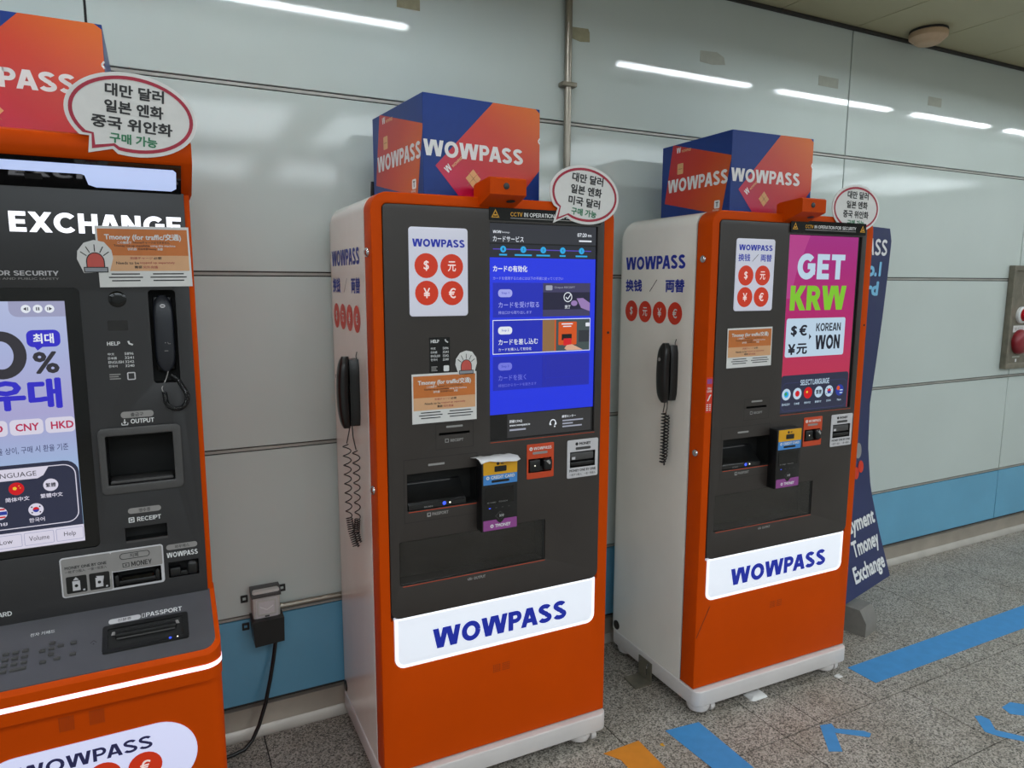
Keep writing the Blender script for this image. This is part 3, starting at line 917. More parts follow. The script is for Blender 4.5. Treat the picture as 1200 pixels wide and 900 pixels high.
    for (x, z), ch in zip(cs, COINS): coin(q, x, z, r, ch, D, 'lit_red', 'lit_pale')
    flat(q, 'lit_panel_print', lo)
    # lit name strip at the bottom
    l = Mesh(front)
    l.plate(rr(.0385, .4155, .6955, .5655, 0, 6, (.0285, .0285, 0, 0)), [], -.012, -.0006, 'lit_white', .0008)
    l.ring([(x, z) for x, z in rr(.0395, .4165, .6945, .5650, 0, 6, (.0275, .0275, .001, .001))], [(x, z) for x, z in rr(.0475, .4245, .6865, .5590, 0, 6, (.0205, .0205, .001, .001))], 'lit_edge', -.0003)
    lo = l.build('name_strip', e)
    q = Mesh(front)
    q.text('WOWPASS', .150 if k == 2 else .146, .452, .591 if k == 2 else .606, .512, 'lit_blue', .0006, .095)
    flat(q, 'strip_lettering', lo)
    # screen
    x0, z0, x1, z1 = scr
    l = Mesh(front); l.box(x0 - .004, x1 + .004, .0035, .03, z0 - .004, z1 + .004, 'glass_black')
    so = l.build('screen', e)
    q = Mesh(front)
    D = -.003
    if k == 2:
        q.rect(.3295, 1.0425, .6785, 1.6545, 's_black', D)
        q.rect(.331, 1.601, .6765, 1.6535, 's_head', D + .0003); q.rect(.331, 1.561, .6765, 1.597, 's_head_d', D + .0003)
        q.text('WOW', .341, 1.6265, .366, 1.634, 's_white', D + .0006, .06); q.text('Exchange', .368, 1.6265, .392, 1.632, 's_white', D + .0006)
        q.text('カードサービス', .341, 1.604, .436, 1.6195, 's_white', D + .0006, .01)
        q.text('07:20', .612, 1.624, .644, 1.635, 's_white', D + .0006, .02); q.text('PM', .648, 1.624, .660, 1.631, 's_white', D + .0006, .02)
        q.rect(.618, 1.610, .661, 1.6145, 's_white', D + .0006)
        q.line((.341, 1.5835), (.660, 1.5835), .0026, 's_viol', D + .0006)
        for i, x in enumerate((.372, .435, .499, .563, .627)):
            q.disc(x, 1.5835, .0092, 's_cyan', D + .0009); q.text(str(i + 1), x - .002, 1.580, x + .002, 1.587, 's_head_d', D + .0013)
            w = (.012, .027, .022, .010, .020)[i]
            q.rect(x - w, 1.566, x + w, 1.5705, 's_cyan', D + .0006)
        q.rect(.3295, 1.1175, .6765, 1.5605, 's_blue', D + .0003)
        q.text('カードの有効化', .341, 1.521, .448, 1.539, 's_white', D + .0006, .025)
        q.text('カードを使用するためには以下の手順に従ってください', .341, 1.499, .566, 1.508, 's_lav', D + .0006)
        for j, (za, zb, n, h, t) in enumerate(((1.394, 1.491, 'Step 1', 'カードを受け取る', '排出口から取り出します'), (1.2915, 1.3865, 'Step 2', 'カードを差し込む', 'カードを挿入して有効化'), (1.187, 1.284, 'Step 3', 'カードを抜く', '排出口からカードを抜きます'))):
            q.rect(.3405, za, .6605, zb, 's_blue_d', D + .0006)
            c = 's_white' if j == 1 else ('s_lav' if j == 0 else 's_lav2')
            if j == 1: q.ring(rr(.3395, za - .001, .6615, zb + .001), rr(.3415, za + .001, .6595, zb - .001), 's_white', D + .0010)
            q.rect(.3565, zb - .040, .4005, zb - .018, c, D + .0010, .0095); q.text(n, .367, zb - .033, .390, zb - .025, 's_blue_d', D + .0014)
            q.text(h, .3575, zb - .070, (.487, .484, .446)[j], zb - .053, c, D + .0010, .015 if j == 1 else .006)
            q.text(t, .3575, zb - .0875, (.463, .463, .480)[j], zb - .0785, c, D + .0010)
        q.rect(.499, 1.3945, .6585, 1.4905, 's_pic1', D + .0010); q.rect(.499, 1.414, .6585, 1.464, 's_pic1d', D + .0013)
        q.poly([(.612, 1.446), (.634, 1.447), (.6585, 1.432), (.6585, 1.408), (.628, 1.418)], 's_skin2', D + .0016)
        q.disc(.604, 1.432, .011, 's_skin2', D + .0016, .008)
        q.ring(ell(.582, 1.450, .0145), ell(.582, 1.450, .012), 's_white', D + .0019)
        q.line((.575, 1.450), (.581, 1.444), .0028, 's_white', D + .0020); q.line((.581, 1.444), (.591, 1.457), .0028, 's_white', D + .0020)
        q.text('完了', .572, 1.416, .591, 1.427, 's_white', D + .0019, .02)
        q.text('Output RECEIPT', .536, 1.474, .606, 1.481, 's_grey', D + .0013); q.rect(.508, 1.470, .53, 1.484, 's_grey', D + .0013, .003)
        q.rect(.4985, 1.2935, .6585, 1.3845, 's_pic2', D + .0007 + .0003); q.rect(.4985, 1.2935, .539, 1.3845, 's_wood', D + .0013); q.rect(.539, 1.2935, .5435, 1.3845, 's_or', D + .0013)
        q.rect(.552, 1.310, .614, 1.378, 's_or', D + .0013, .003); q.rect(.562, 1.370, .600, 1.3735, 's_white', D + .0016); q.rect(.567, 1.363, .595, 1.366, 's_white', D + .0016)
        q.rect(.563, 1.324, .597, 1.342, 's_black', D + .0016); q.rect(.569, 1.308, .596, 1.329, 's_red', D + .0019)
        q.poly([(.572, 1.300), (.580, 1.309), (.598, 1.311), (.636, 1.294), (.580, 1.294)], 's_skin', D + .0022)
        q.rect(.621, 1.317, .6585, 1.352, 's_head', D + .0013); q.rect(.645, 1.363, .6585, 1.374, 's_white', D + .0013, .002)
        q.rect(.499, 1.1895, .6585, 1.2815, 's_blue_d2', D + .0010); q.rect(.510, 1.214, .6545, 1.2155, 's_blue_d', D + .0013); q.rect(.510, 1.1895, .5115, 1.2815, 's_blue_d', D + .0013)
        q.rect(.386, 1.0465, .670, 1.1155, 's_foot', D + .0003)
        q.text('詳細とFAQ', .393, 1.089, .434, 1.0985, 's_white', D + .0006, .015); q.text('www.wowpass.io', .393, 1.077, .460, 1.0855, 's_white', D + .0006, .015)
        q.rect(.393, 1.066, .446, 1.071, 's_grey', D + .0006)
        q.ring(ell(.537, 1.079, .0105), ell(.537, 1.079, .0075), 's_white', D + .0006); q.rect(.525, 1.072, .530, 1.080, 's_white', D + .0009, .002); q.rect(.544, 1.072, .549, 1.080, 's_white', D + .0009, .002)
        q.rect(.526, 1.0665, .548, 1.0725, 's_foot', D + .0008); q.disc(.543, 1.0675, .0025, 's_white', D + .0009)
        q.text('顧客センター', .568, 1.091, .616, 1.099, 's_white', D + .0006, .015)
        for i, w in enumerate((.072, .036, .068)): q.rect(.570, 1.080 - .009 * i, .570 + w, 1.0842 - .009 * i, 's_grey', D + .0006)
    else:
        q.rect(.3295, 1.0425, .6785, 1.6545, 's_black', D)
        q.rect(.331, 1.0435, .667, 1.6535, 'scr_pink', D + .0003)
        q.poly([(.331, 1.6535), (.43, 1.6535), (.375, 1.53), (.352, 1.44), (.331, 1.44)], 's_pink', D + .0005)
        q.text('GET', .378, 1.506, .606, 1.592, 's_ice', D + .0008, .095)
        q.text('KRW', .352, 1.400, .622, 1.484, 's_lime', D + .0008, .095)
        q.rect(.342, 1.239, .628, 1.3725, 's_ice', D + .0008, .008)
        for ch, x, z, w in (('$', .381, 1.328, .017), ('€', .425, 1.330, .022), ('¥', .375, 1.265, .020), ('元', .425, 1.266, .030)):
            q.text(ch, x - w, z - .018, x + w * .7, z + .020, 's_ink', D + .0012, .035)
        q.poly([(.452, 1.298), (.463, 1.308), (.452, 1.318)], 's_ink', D + .0012)
        q.text('KOREAN', .484, 1.326, .606, 1.354, 's_ink', D + .0012, .06); q.text('WON', .484, 1.262, .606, 1.312, 's_ink', D + .0012, .085)
        q.rect(.333, 1.0435, .664, 1.176, 's_navy', D + .0008, 0, (0, 0, .012, .012))
        q.ring(rr(.339, 1.05, .658, 1.150, .02), rr(.3405, 1.0515, .6565, 1.1485, .0185), 's_txt', D + .0010)
        q.rect(.42, 1.14, .57, 1.158, 's_navy', D + .0011)
        q.text('SELECT LANGUAGE', .424, 1.138, .566, 1.157, 's_ice', D + .0013, .05)
        for i, x in enumerate((.360, .4125, .464, .517, .569, .623)):
            z = 1.1095
            q.disc(x, z, .0205, ('s_ice', 's_ice', 's_cnred', 's_ice', 's_ice', 's_krblue')[i], D + .0012)
            if i == 0: q.disc(x, z, .011, 's_cyan', D + .0015); q.disc(x - .003, z + .002, .006, 's_green', D + .0018)
            if i == 1: q.disc(x, z, .0105, 's_cnred', D + .0015)
            if i == 2: q.disc(x - .005, z + .003, .005, 's_yel', D + .0015, n=5)
            if i == 3: q.text('繁體', x - .014, z - .008, x + .014, z + .008, 's_ink', D + .0015, .02)
            if i == 4:
                q.disc(x, z, .0095, 's_cnred', D + .0015); q.poly([(x + .0095 * math.cos(t), z + .0095 * math.sin(t)) for t in [PI + i_ * PI / 8 for i_ in range(9)]], 's_krblue', D + .0018)
                for a_ in (.7, 2.44, 3.84, 5.58): q.line((x + .012 * math.cos(a_), z + .012 * math.sin(a_)), (x + .016 * math.cos(a_), z + .016 * math.sin(a_)), .004, 's_ink', D + .0015)
            if i == 5: q.disc(x - .008, z + .008, .008, 's_or', D + .0015); q.rect(x, z - .002, x + .015, z + .002, 's_ice', D + .0018); q.rect(x, z - .012, x + .014, z - .008, 's_ice', D + .0018)
            t_ = ('ENGLISH', '日本語', '简体中文', '繁體中文', '한국어', 'More')[i]; w = (.018, .012, .016, .016, .011, .010)[i]
            q.text(t_, x - w, 1.0705, x + w, 1.0785, 's_ice', D + .0013, .012)
    flat(q, 'screen_image', so)
    # warning label over the screen
    l = Mesh(front)
    xe = .688
    l.plate(rr(.3265, 1.6605, xe, 1.6945 if k == 2 else 1.7005, .002), [], .0032 if k == 2 else .0068, .0046 if k == 2 else .0085, 'glass_black')
    lo = l.build('warning_label', e)
    q = Mesh(front)
    D, zc = (.005, 1.6775) if k == 2 else (.009, 1.6805)
    for x in (.345, .670):
        q.poly([(x - .0125, zc - .010), (x + .0125, zc - .010), (x, zc + .0125)], 'yellow', D)
        q.poly([(x - .008, zc - .0075), (x + .008, zc - .0075), (x, zc + .007)], 'glass_black', D + .0003)
        q.rect(x - .005, zc - .005, x + .004, zc - .001, 'yellow', D + .0006)
    q.text('CCTV', .391, zc - .0045, .428, zc + .0065, 'yellow', D, .045)
    q.text('IN OPERATION FOR SECURITY', .4335, zc - .0045, .636, zc + .0065, 'w_txt', D, .045)
    q.rect(.391, zc - .0105, .636, zc - .0085, 'g_txt', D)
    flat(q, 'warning_lettering', lo)
    # camera hood on the top edge
    c = Mesh()
    pr = [(.030, 1.7195), (.030, 1.752), (.018, 1.757), (-.072, 1.7645), (-.078, 1.7605), (-.078, 1.7205), (-.072, 1.7175), (-.0008, 1.694), (-.0008, 1.7195)]
    c.prism(pr, 'x', .296, .402, 'orange')
    co = c.build('camera_hood', e)
    c = Mesh(); c.lathe([(.0085, .0775), (.0085, .0795), (.006, .0800)], 'black', 20, 'y', (.343, 0, 1.742)); c.build('camera_lens', co)
    dv = Vector((0, .0712, -.0235)).normalized()
    c = Mesh(lambda x, y, d: (.372 + x, -.045 + dv.y * y, 1.7085 + dv.z * y - .0012))
    c.disc(0, 0, .013, 'black', 0, .009); flat(c, 'camera_sensor', co)
    # receipt slot
    c = Mesh(front); c.well(*rec, .03, 'black_matte'); c.build('receipt_slot', e)
    # passport reader
    c = Mesh(front); c.well(*pas, .058, 'black_matte', 'black_matte')
    pw = c.build('passport_reader', e)
    c = Mesh()
    c.prism([(.0575, .872), (.0575, .935), (.050, .934), (.034, .912), (.012, .891), (.002, .884), (.002, .8715)], 'x', .086, .255, 'black')
    c.prism([(.0525, .9352), (.048, .9332), (.0475, .9315), (.0525, .9335)], 'x', .090, .225, 'frame_grey')
    c.build('scanner', pw)
    c = Mesh(front); c.text('SCAN', .130, .8735, .155, .878, 'g_txt', -.0015, .02); flat(c, 'scanner_lettering', pw)
    for x, m_, w_ in ((.190, 'blue_led', .0055), (.207, 'white_led', .0026)):
        c = Mesh(front); c.lathe([(w_, -.0018), (w_ * .7, -.0004)], m_, 12, 'y', (x, 0, .8795)); c.build('status_light', pw)
    # card terminal
    c = Mesh(); c.box(.286, .399, -.040, .0, .789, .999, 'black', .004)
    to = c.build('card_terminal', e)
    c = Mesh(front)
    D = .0405
    c.rect(.291, .9555, .397, .9965, 'yellow', D, .002); c.rect(.291, .927, .397, .9555, 'sky', D, .001)
    c.rect(.325, .963, .363, .9795, 'black', D + .0004, .003)
    c.text('IC', .346, .983, .354, .990, 'k_txt', D + .0004, .04); c.disc(.336, .9865, .0045, 'k_txt', D + .0004)
    c.text('CREDIT CARD', .314, .943, .389, .952, 'w_txt', D + .0004, .03); c.disc(.3045, .9472, .005, 'w_txt', D + .0004); c.disc(.3045, .9472, .002, 'sky', D + .0008)
    c.rect(.316, .9325, .372, .9395, 'black', D + .0004, .003)
    flat(c, 'card_label', to)
    c = Mesh(front)
    c.rect(.2905, .793, .396, .8235, 'purple', D, .002)
    c.poly([(.330, .8235), (.336, .816), (.343, .812), (.350, .816), (.356, .8235)], 'black', D + .0003)
    c.text('TMONEY', .327, .8005, .376, .8105, 'w_txt', D + .0005, .03); c.disc(.317, .8055, .0052, 'w_txt', D + .0005); c.disc(.317, .8055, .0022, 'purple', D + .0008)
    flat(c, 'transit_label', to)
    c = Mesh(front); c.plate(rr(.297, .871, .386, .918, .002), [], .0395, .0412, 'glass_black'); c.text('IC CARD', .303, .8735, .33, .877, 'g_txt', .0416); c.text('TOUCH', .338, .8735, .365, .877, 'g_txt', .0416)
    c.build('terminal_display', to, smooth=False)
    c = Mesh(front)
    c.poly([(.343, .847), (.359, .834), (.343, .820), (.327, .834)], 'frame_grey', .0406); c.poly([(.343, .845), (.357, .834), (.343, .822), (.329, .834)], 'black', .0408)
    for i in range(3):
        x = .338 + .005 * i
        c.ring([(x + .0055 * math.cos(t), .834 + .0055 * math.sin(t)) for t in [-.8 + .2 * j for j in range(9)]] + [(x + .0042 * math.cos(t), .834 + .0042 * math.sin(t)) for t in [.8 - .2 * j for j in range(9)]],
               [(x + .0048 * math.cos(t), .834 + .0048 * math.sin(t)) for t in [-.8 + .2 * j for j in range(9)]] + [(x + .0048 * math.cos(t), .834 + .0048 * math.sin(t)) for t in [.8 - .2 * j for j in range(9)]], 'w_txt', .0411)
    for i in range(4): c.rect(.308 + .02 * i, .857, .3135 + .02 * i, .8595, 'blue_led' if i == 0 else 'frame_grey', .0406)
    flat(c, 'contactless_mark', to)
    # card slot on its orange plate
    c = Mesh(front); c.plate(rr(.4465, .9165, .5375, 1.0215, .003), [rr(*wow)], .003, .0048, 'orange_dark', .0006)
    wo = c.build('card_slot', e)
    c = Mesh(front); c.text('WOWPASS', .469, 1.003, .529, 1.012, 'w_txt', .0051, .05); c.disc(.460, 1.0075, .0055, 'w_txt', .0051); c.disc(.460, 1.0075, .002, 'orange_dark', .0054)
    sticker_pill(c, .4905, .994, .050, .0075, .0051); flat(c, 'slot_lettering', wo)
    c = Mesh(front); c.well(*wow, .02, 'black_matte'); 
    c.box(.454, .490, -.010, .015, .938, .974, 'black', .004); c.box(.498, .5275, -.018, .015, .940, .975, 'black', .008, 3)
    c.box(.486, .502, -.004, .015, .938, .953, 'black', .002); c.build('slot_mouth', wo)
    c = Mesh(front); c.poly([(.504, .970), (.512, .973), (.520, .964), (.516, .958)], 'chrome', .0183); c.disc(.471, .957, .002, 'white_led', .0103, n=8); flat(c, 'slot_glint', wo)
    # banknote slot on its light plate
    c = Mesh(front); c.plate(rr(.584, .902, .694, 1.0205, .005), [rr(*mon)], .003, .0048, 'lt_grey', .0006)
    mo = c.build('banknote_slot', e)
    c = Mesh(front); c.text('MONEY', .626, 1.003, .667, 1.012, 'k_txt', .0051, .04); c.disc(.617, 1.0075, .005, 'k_txt', .0051)
    sticker_pill(c, .640, .993, .054, .0085, .0051, 'frame_grey')
    c.text('MONEY ONE BY ONE', .592, .921, .686, .929, 'k_txt', .0051, .03); c.text('一枚ずつ投入', .592, .9085, .636, .916, 'k_txt', .0051, .01); c.text('一张一张投入', .644, .9085, .686, .916, 'k_txt', .0051, .01)
    flat(c, 'slot_lettering', mo)
    c = Mesh(front); c.well(*mon, .012, 'black_matte')
    c.box(.598, .680, -.004, .011, .939, .951, 'black', .003); c.box(.598, .680, -.002, .011, .956, .979, 'frame_grey', .003)
    c.build('slot_mouth', mo)
    c = Mesh(front); c.rect(.602, .959, .614, .967, 'lt_grey', .0025); flat(c, 'slot_icon', mo)
    # output compartment behind a clear flap
    c = Mesh(front); c.well(*out, .058, 'dark', 'dark')
    oo = c.build('output_tray', e)
    c = Mesh(front); c.plate(rr(.058, .662, .503, .784, .003), [], -.0035, -.001, 'acryl'); c.build('clear_flap', oo)
    c = Mesh(); c.box(.504, .510, .0, .05, .662, .784, 'black'); c.build('flap_hinge', oo)
    # plinth and casters
    c = Mesh(up); c.plate(rr(-.004, -.022, KW + .004, KD, .03), [], .042, .0985, 'plinth', .004)
    c.build('plinth', e)
    for x, y in ((.040, .018), (KW - .085, .018), (.040, KD - .06), (KW - .085, KD - .06)):
        c = Mesh(); c.lathe([(.040, .0415), (.040, .028), (.036, .019), (.016, .016)], 'plinth', 24, 'z', (x, y, 0)); co = c.build('caster', e)
        c = Mesh(); c.lathe([(.006, -.0085), (.0205, -.0085), (.0215, -.006), (.0215, .006), (.0205, .0085), (.006, .0085)], 'plinth', 20, 'x', (x + .046, y - .006, .0218)); c.build('wheel', co)
    return e

M['scr_pink'] = ramp_mat('scr_pink', [(0.0, (200, 48, 74)), (0.3, (196, 46, 88)), (0.55, (186, 24, 110)), (1.0, (168, 14, 130))], (0, 0, 1.64), -1.71, emit=.85)
K2 = kiosk(2, (.4974, -.5311, 0), math.radians(-.458), 'slim orange kiosk with a blue touchscreen, standing in the middle')
K3 = kiosk(3, (1.5743, -.5856, 0), math.radians(-1.172), 'slim orange kiosk with a pink touchscreen, the farthest one')

# steel floor bracket against the far kiosk's side
def bracket():
    p = xf(K3)((-.0055, .265, 0))
    e = empty('floor_bracket', p, K3.rotation_euler[2])
    b = Mesh(); 
    b.plate([(-.04, .001), (.04, .001), (.04, .080), (-.04, .080)], [rr(.004, .022, .014, .058, .003)], -.0025, .0025, 'steel_dark', .0006, fn=lambda x, y, d: (d, -x, y))
    b.build('upright_plate', e)
    f = Mesh(up); f.plate([(-.075, -.045), (-.002, -.04), (-.002, .04), (-.070, .036)], [], .0004, .005, 'steel_dark'); f.build('foot_plate', e)
    for y in (-.02, .028):
        s = Mesh(); s.lathe([(.005, -.0025), (.005, -.005), (.002, -.006)], 'chrome', 10, 'x', (0, y, .066)); s.build('bolt', e)
    return tag(e, 'steel angle bracket on the floor against the white side of the farthest kiosk', 'bracket')
bracket()

# ---------------------------------------------------------------- card boxes on top of the kiosks
def card_mat(name, vec, off):
    return ramp_mat(name, [(0.0, (190, 10, 78)), (0.32, (190, 16, 34)), (0.6, (198, 48, 6)), (1.0, (214, 100, 0))], vec, off, rough=.3)
BW, BDp, BH = .367, .370, .264
M['card_front'] = card_mat('card_front', (1.55, 0, 2.35), -.15)
M['card_side'] = card_mat('card_side', (0, -1.5, -.9), .98)
def topper(loc, rz, label, h=BH):
    e = Mesh(front)
    e.box(0, BW, 0, BDp, 0, h, 'navy', .0012, 1)
    X = lambda s: s * BW
    Z = lambda t: t * h
    P = lambda L: [(X(a), Z(c)) for a, c in L]
    D = .0006
    e.poly(P([(.095, .303), (.293, .002), (.78, .002), (.998, .355), (.998, .957), (.958, .998), (.578, .998)]), 'card_front', D)
    e.text('WOWPASS', X(.0), Z(.395), X(.843), Z(.553), 'w_txt', D + .0006, .085)
    e.text('W', X(.170), Z(.25), X(.222), Z(.32), 'w_txt', D + .0004, .08, rot=.75)
    e.text('WOWPASS', X(.215), Z(.345), X(.33), Z(.375), 'n_tan', D + .0004, .04, rot=.75)
    c, q = (X(.405), Z(.205)), .021
    e.poly([(c[0] - q * 1.12, c[1]), (c[0], c[1] - q * 1.2), (c[0] + q * 1.12, c[1]), (c[0], c[1] + q * 1.2)], 'gold', D + .0004)
    for k in (-.35, .35):
        e.line((c[0] - q * .56 + k * q * .9, c[1] + q * .6 + k * q * -.9 + 0), (c[0] + q * .56 + k * q * .9, c[1] - q * .6 - k * q * .9), .0009, 'gold_line', D + .0008)
        e.line((c[0] - q * .56 + k * q * .9, c[1] - q * .6 + k * q * .9), (c[0] + q * .56 + k * q * .9, c[1] + q * .6 + k * q * .9), .0009, 'gold_line', D + .0008)
    e.line((X(.985), Z(.665)), (X(.999), Z(.695)), .004, 'w_txt', D + .0004); e.line((X(.985), Z(.665)), (X(.999), Z(.635)), .004, 'w_txt', D + .0004)
    e.fn = left
    XS = lambda s: -BDp + s * BDp
    e.poly([(XS(a), Z(c)) for a, c in ((.06, .24), (.895, .002), (.998, .66), (.998, .70), (.18, .998), (.165, .985))], 'card_side', D)
    e.text('WOWPASS', XS(.105), Z(.375), XS(.965), Z(.545), 'w_txt', D + .0006, .085)
    e.text('W', XS(.225), Z(.88), XS(.29), Z(.95), 'w_txt', D + .0004, .08); e.text('WOWPASS', XS(.30), Z(.875), XS(.44), Z(.912), 'n_tan', D + .0004, .04)
    e.rect(XS(.245), Z(.60), XS(.335), Z(.74), 'gold', D + .0004, .004); e.rect(XS(.26), Z(.665), XS(.32), Z(.672), 'gold_line', D + .0007)
    e.rect(XS(.80), Z(.085), XS(.875), Z(.185), 'w_txt', D + .0004, .005); e.text('T', XS(.82), Z(.105), XS(.856), Z(.165), 'k_txt', D + .0007, .06)
    e.text('money', XS(.785), Z(.045), XS(.865), Z(.075), 'w_txt', D + .0004)
    o = e.build('topper_box', smooth=False)
    o.location = loc
    o.rotation_euler = (0, 0, rz)
    return tag(o, label, 'box', 'card boxes on the kiosks')
p2, p3 = xf(K2), xf(K3)
topper(p2((.1545, .036, KH + .0003)), math.radians(4.6), 'blue and orange cardboard topper box on the middle kiosk', .2625)
topper(p3((.1455, .0895, KH + .0003)), math.radians(-1.46), 'blue and orange cardboard topper box on the farthest kiosk', .2705)

# ---------------------------------------------------------------- speech bubble signs
def bubble(loc, rz, rx, rz_, tilt, lines, label, d0=.0004, tail=None, txt_w=.56):
    """a thin card: white rim, crimson outline, four lines of lettering"""
    e = empty('speech_bubble_sign', loc, rz)
    def shape(k):
        a, b = rx - k, rz_ - k
        pts = []
        N = 56
        for i in range(N):
            t = 2 * PI * i / N
            pts.append((a * math.cos(t), b * math.sin(t)))
        if tail:
            t0, t1, tp = tail
            ks = [i for i in range(N) if 2 * PI * i / N <= t0]
            ke = [i for i in range(N) if 2 * PI * i / N >= t1]
            mid = [(fx * (rx - k * (.85, 1.3, .8)[n]), fz * (rz_ - k * (.75, 1.15, .9)[n])) for n, (fx, fz) in enumerate(tp)]
            pts = [pts[i] for i in ks] + mid + [pts[i] for i in ke]
        c, s = math.cos(tilt), math.sin(tilt)
        return [(x * c - y * s, x * s + y * c) for x, y in pts]
    b = Mesh(front)
    b.plate(shape(0), [], d0, d0 + .0025, 'paper')
    b.build('card', e, smooth=False)
    o = Mesh(front)
    o.ring(shape(.0075), shape(.0145), 'paper_line', d0 + .0029)
    flat(o, 'outline', e)
    q = Mesh(front)
    c, s = math.cos(tilt), math.sin(tilt)
    for t, w, z, h, m in lines:
        cx, cy = w[1], z
        q.text(t, cx * c - cy * s - w[0] / 2, cx * s + cy * c - h / 2, cx * c - cy * s + w[0] / 2, cx * s + cy * c + h / 2, m, d0 + .0029, .036, rot=tilt)
    flat(q, 'lettering', e)
    return tag(e, label, 'sign', 'speech bubble signs')
L3 = lambda third, w3=.108: [('대만 달러', (.106, .004), .045, .026, 'k_txt'), ('일본 엔화', (.106, .003), .012, .026, 'k_txt'), (third, (w3, .0), -.0205, .026, 'k_txt'), ('구매 가능', (.086, .002), -.050, .021, 'green_txt')]
bubble(p2((.6295, -.0056, 1.7425)), K2.rotation_euler[2], .1170, .0825, math.radians(-6), L3('미국 달러'),
       'speech bubble sign on the middle kiosk, with a pointed tail at its lower left', .0, (3.78, 4.28, ((-.73, -.60), (-.82, -1.13), (-.47, -.85))))
bubble(p3((.6335, -.0035, 1.7515)), K3.rotation_euler[2], .1185, .0805, math.radians(-1), L3('중국 위안화', .128),
       'speech bubble sign on the farthest kiosk, its lower left tucked behind the camera warning label', 0.0)

# ---------------------------------------------------------------- taped notices
def notice(loc, rz, w, h, label, beacon=None, tilt=0.0):
    e = empty('paper_notice', loc, rz)
    c, s = math.cos(tilt), math.sin(tilt)
    fn = lambda x, y, d: (x * c - y * s, -d, x * s + y * c)
    b = Mesh(fn); b.plate(rr(0, 0, w, h), [], .0002, .0009, 'paper'); b.build('sheet', e, smooth=False)
    q = Mesh(fn)
    D = .0012
    k = .018 * w / .19
    q.rect(.004, h * .52, w - .004, h * .955, 'n_or', D); q.rect(.004, h * .265, w - .004, h * .52, 'n_tan', D)
    q.text('Tmoney (for traffic/交通)', w * .09, h * .755, w * .91, h * .885, 'w_txt', D + .0004, .03)
    W_ = lambda t, x0, x1, z, m: q.text(t, w * x0, h * z, w * x1, h * (z + .045), m, D + .0004, .012)
    W_('この機械で', .22, .37, .71, 'w_txt'); W_('Tmoneyチャージはできません', .38, .78, .71, 'k_txt')
    W_('Tmoney top-up unavailable', .18, .56, .655, 'k_txt'); W_('using this machine', .57, .84, .655, 'w_txt')
    W_('该机器', .32, .42, .605, 'w_txt'); W_('无法充值Tmoney', .43, .63, .605, 'k_txt'); W_('余额', .64, .70, .605, 'w_txt')
    W_('別途チャージ', .34, .58, .455, 'red_txt'); W_('必要', .59, .68, .455, 'k_txt')
    W_('Needs to be', .19, .43, .375, 'k_txt'); W_('topped up separately', .44, .82, .375, 'red_txt')
    W_('需要', .38, .46, .305, 'k_txt'); W_('另外充值', .47, .63, .305, 'red_txt')
    for x0, x1 in ((.10, .46), (.54, .94)):
        for i in range(3): q.rect(w * (x0 + .03 * (i != 1)), h * (.205 - .055 * i), w * (x1 - .03 * (i != 1)), h * (.225 - .055 * i), 'k_txt', D)
    flat(q, 'print', e)
    if beacon:
        bx, bz, sc = beacon
        f2 = lambda x, y, d: fn(bx + x * sc, bz + y * sc, d)
        g = Mesh(f2)
        g.plate([(-.022, -.032), (-.032, -.004), (-.030, .012), (-.018, .028), (0, .034), (.018, .030), (.030, .014), (.032, -.002), (.024, -.030)], [], .0012, .0022, 'paper')
        for a in (-1.05, -.55, 0, .55, 1.05): g.line((.017 * math.sin(a), .017 * math.cos(a) - .006), (.029 * math.sin(a), .029 * math.cos(a) - .004), .0018, 'k_txt', .0026)
        dome = [(-.0165, -.021), (.0165, -.021)] + [(.0165 * math.cos(t), -.009 + .0185 * math.sin(t)) for t in [i * PI / 12 for i in range(13)]]
        dome2 = [(-.0145, -.021), (.0145, -.021)] + [(.0145 * math.cos(t), -.009 + .0165 * math.sin(t)) for t in [i * PI / 12 for i in range(13)]]
        g.poly(dome, 'k_txt', .0026); g.poly(dome2, 'beacon_red', .0029)
        g.rect(-.0215, -.031, .0215, -.020, 'k_txt', .0031); g.rect(-.0197, -.0292, .0197, -.0218, 'beacon_grey', .0034)
        g.build('beacon_sticker', e, smooth=False)
    return tag(e, label, 'notice', 'taped orange notices')
notice(p2((.0985, -.0042, 1.1125)), K2.rotation_euler[2], .188, .1355, 'orange paper notice with a red beacon sticker at its upper right, on the middle kiosk', (.157, .160, 1.0))
notice(p3((.0775, -.0042, 1.2155)), K3.rotation_euler[2], .195, .1305, 'plain orange paper notice without beacon sticker, on the farthest kiosk', None, math.radians(.6))

# slip of paper lying on the middle kiosk's card terminal
def slip():
    n = Mesh()
    vs, fs = [], []
    N = 8
    for i in range(N + 1):
        for j in range(4):
            x = -.068 + .122 * i / N - .012 * (j == 3)
            y = -.058 + .058 * j / 3 + (.012 * math.sin(i * .8) if j == 0 else 0)
            vs.append((x, y, .0012 + .003 * math.sin(i * .9 + j) ** 2 - (.0065 if j == 0 else 0)))
    for i in range(N):
        for j in range(3):
            fs.append((i * 4 + j, (i + 1) * 4 + j, (i + 1) * 4 + j + 1, i * 4 + j + 1))
    n.raw(vs, fs, 'paper')
    o = n.build('paper_slip', loc=p2((.345, 0, .9995)), solid=False)
    m = o.modifiers.new('thickness', 'SOLIDIFY'); m.thickness = .0006; m.offset = 1
    return tag(o, 'loose white paper slip lying on top of the card terminal of the middle kiosk', 'paper')
slip()

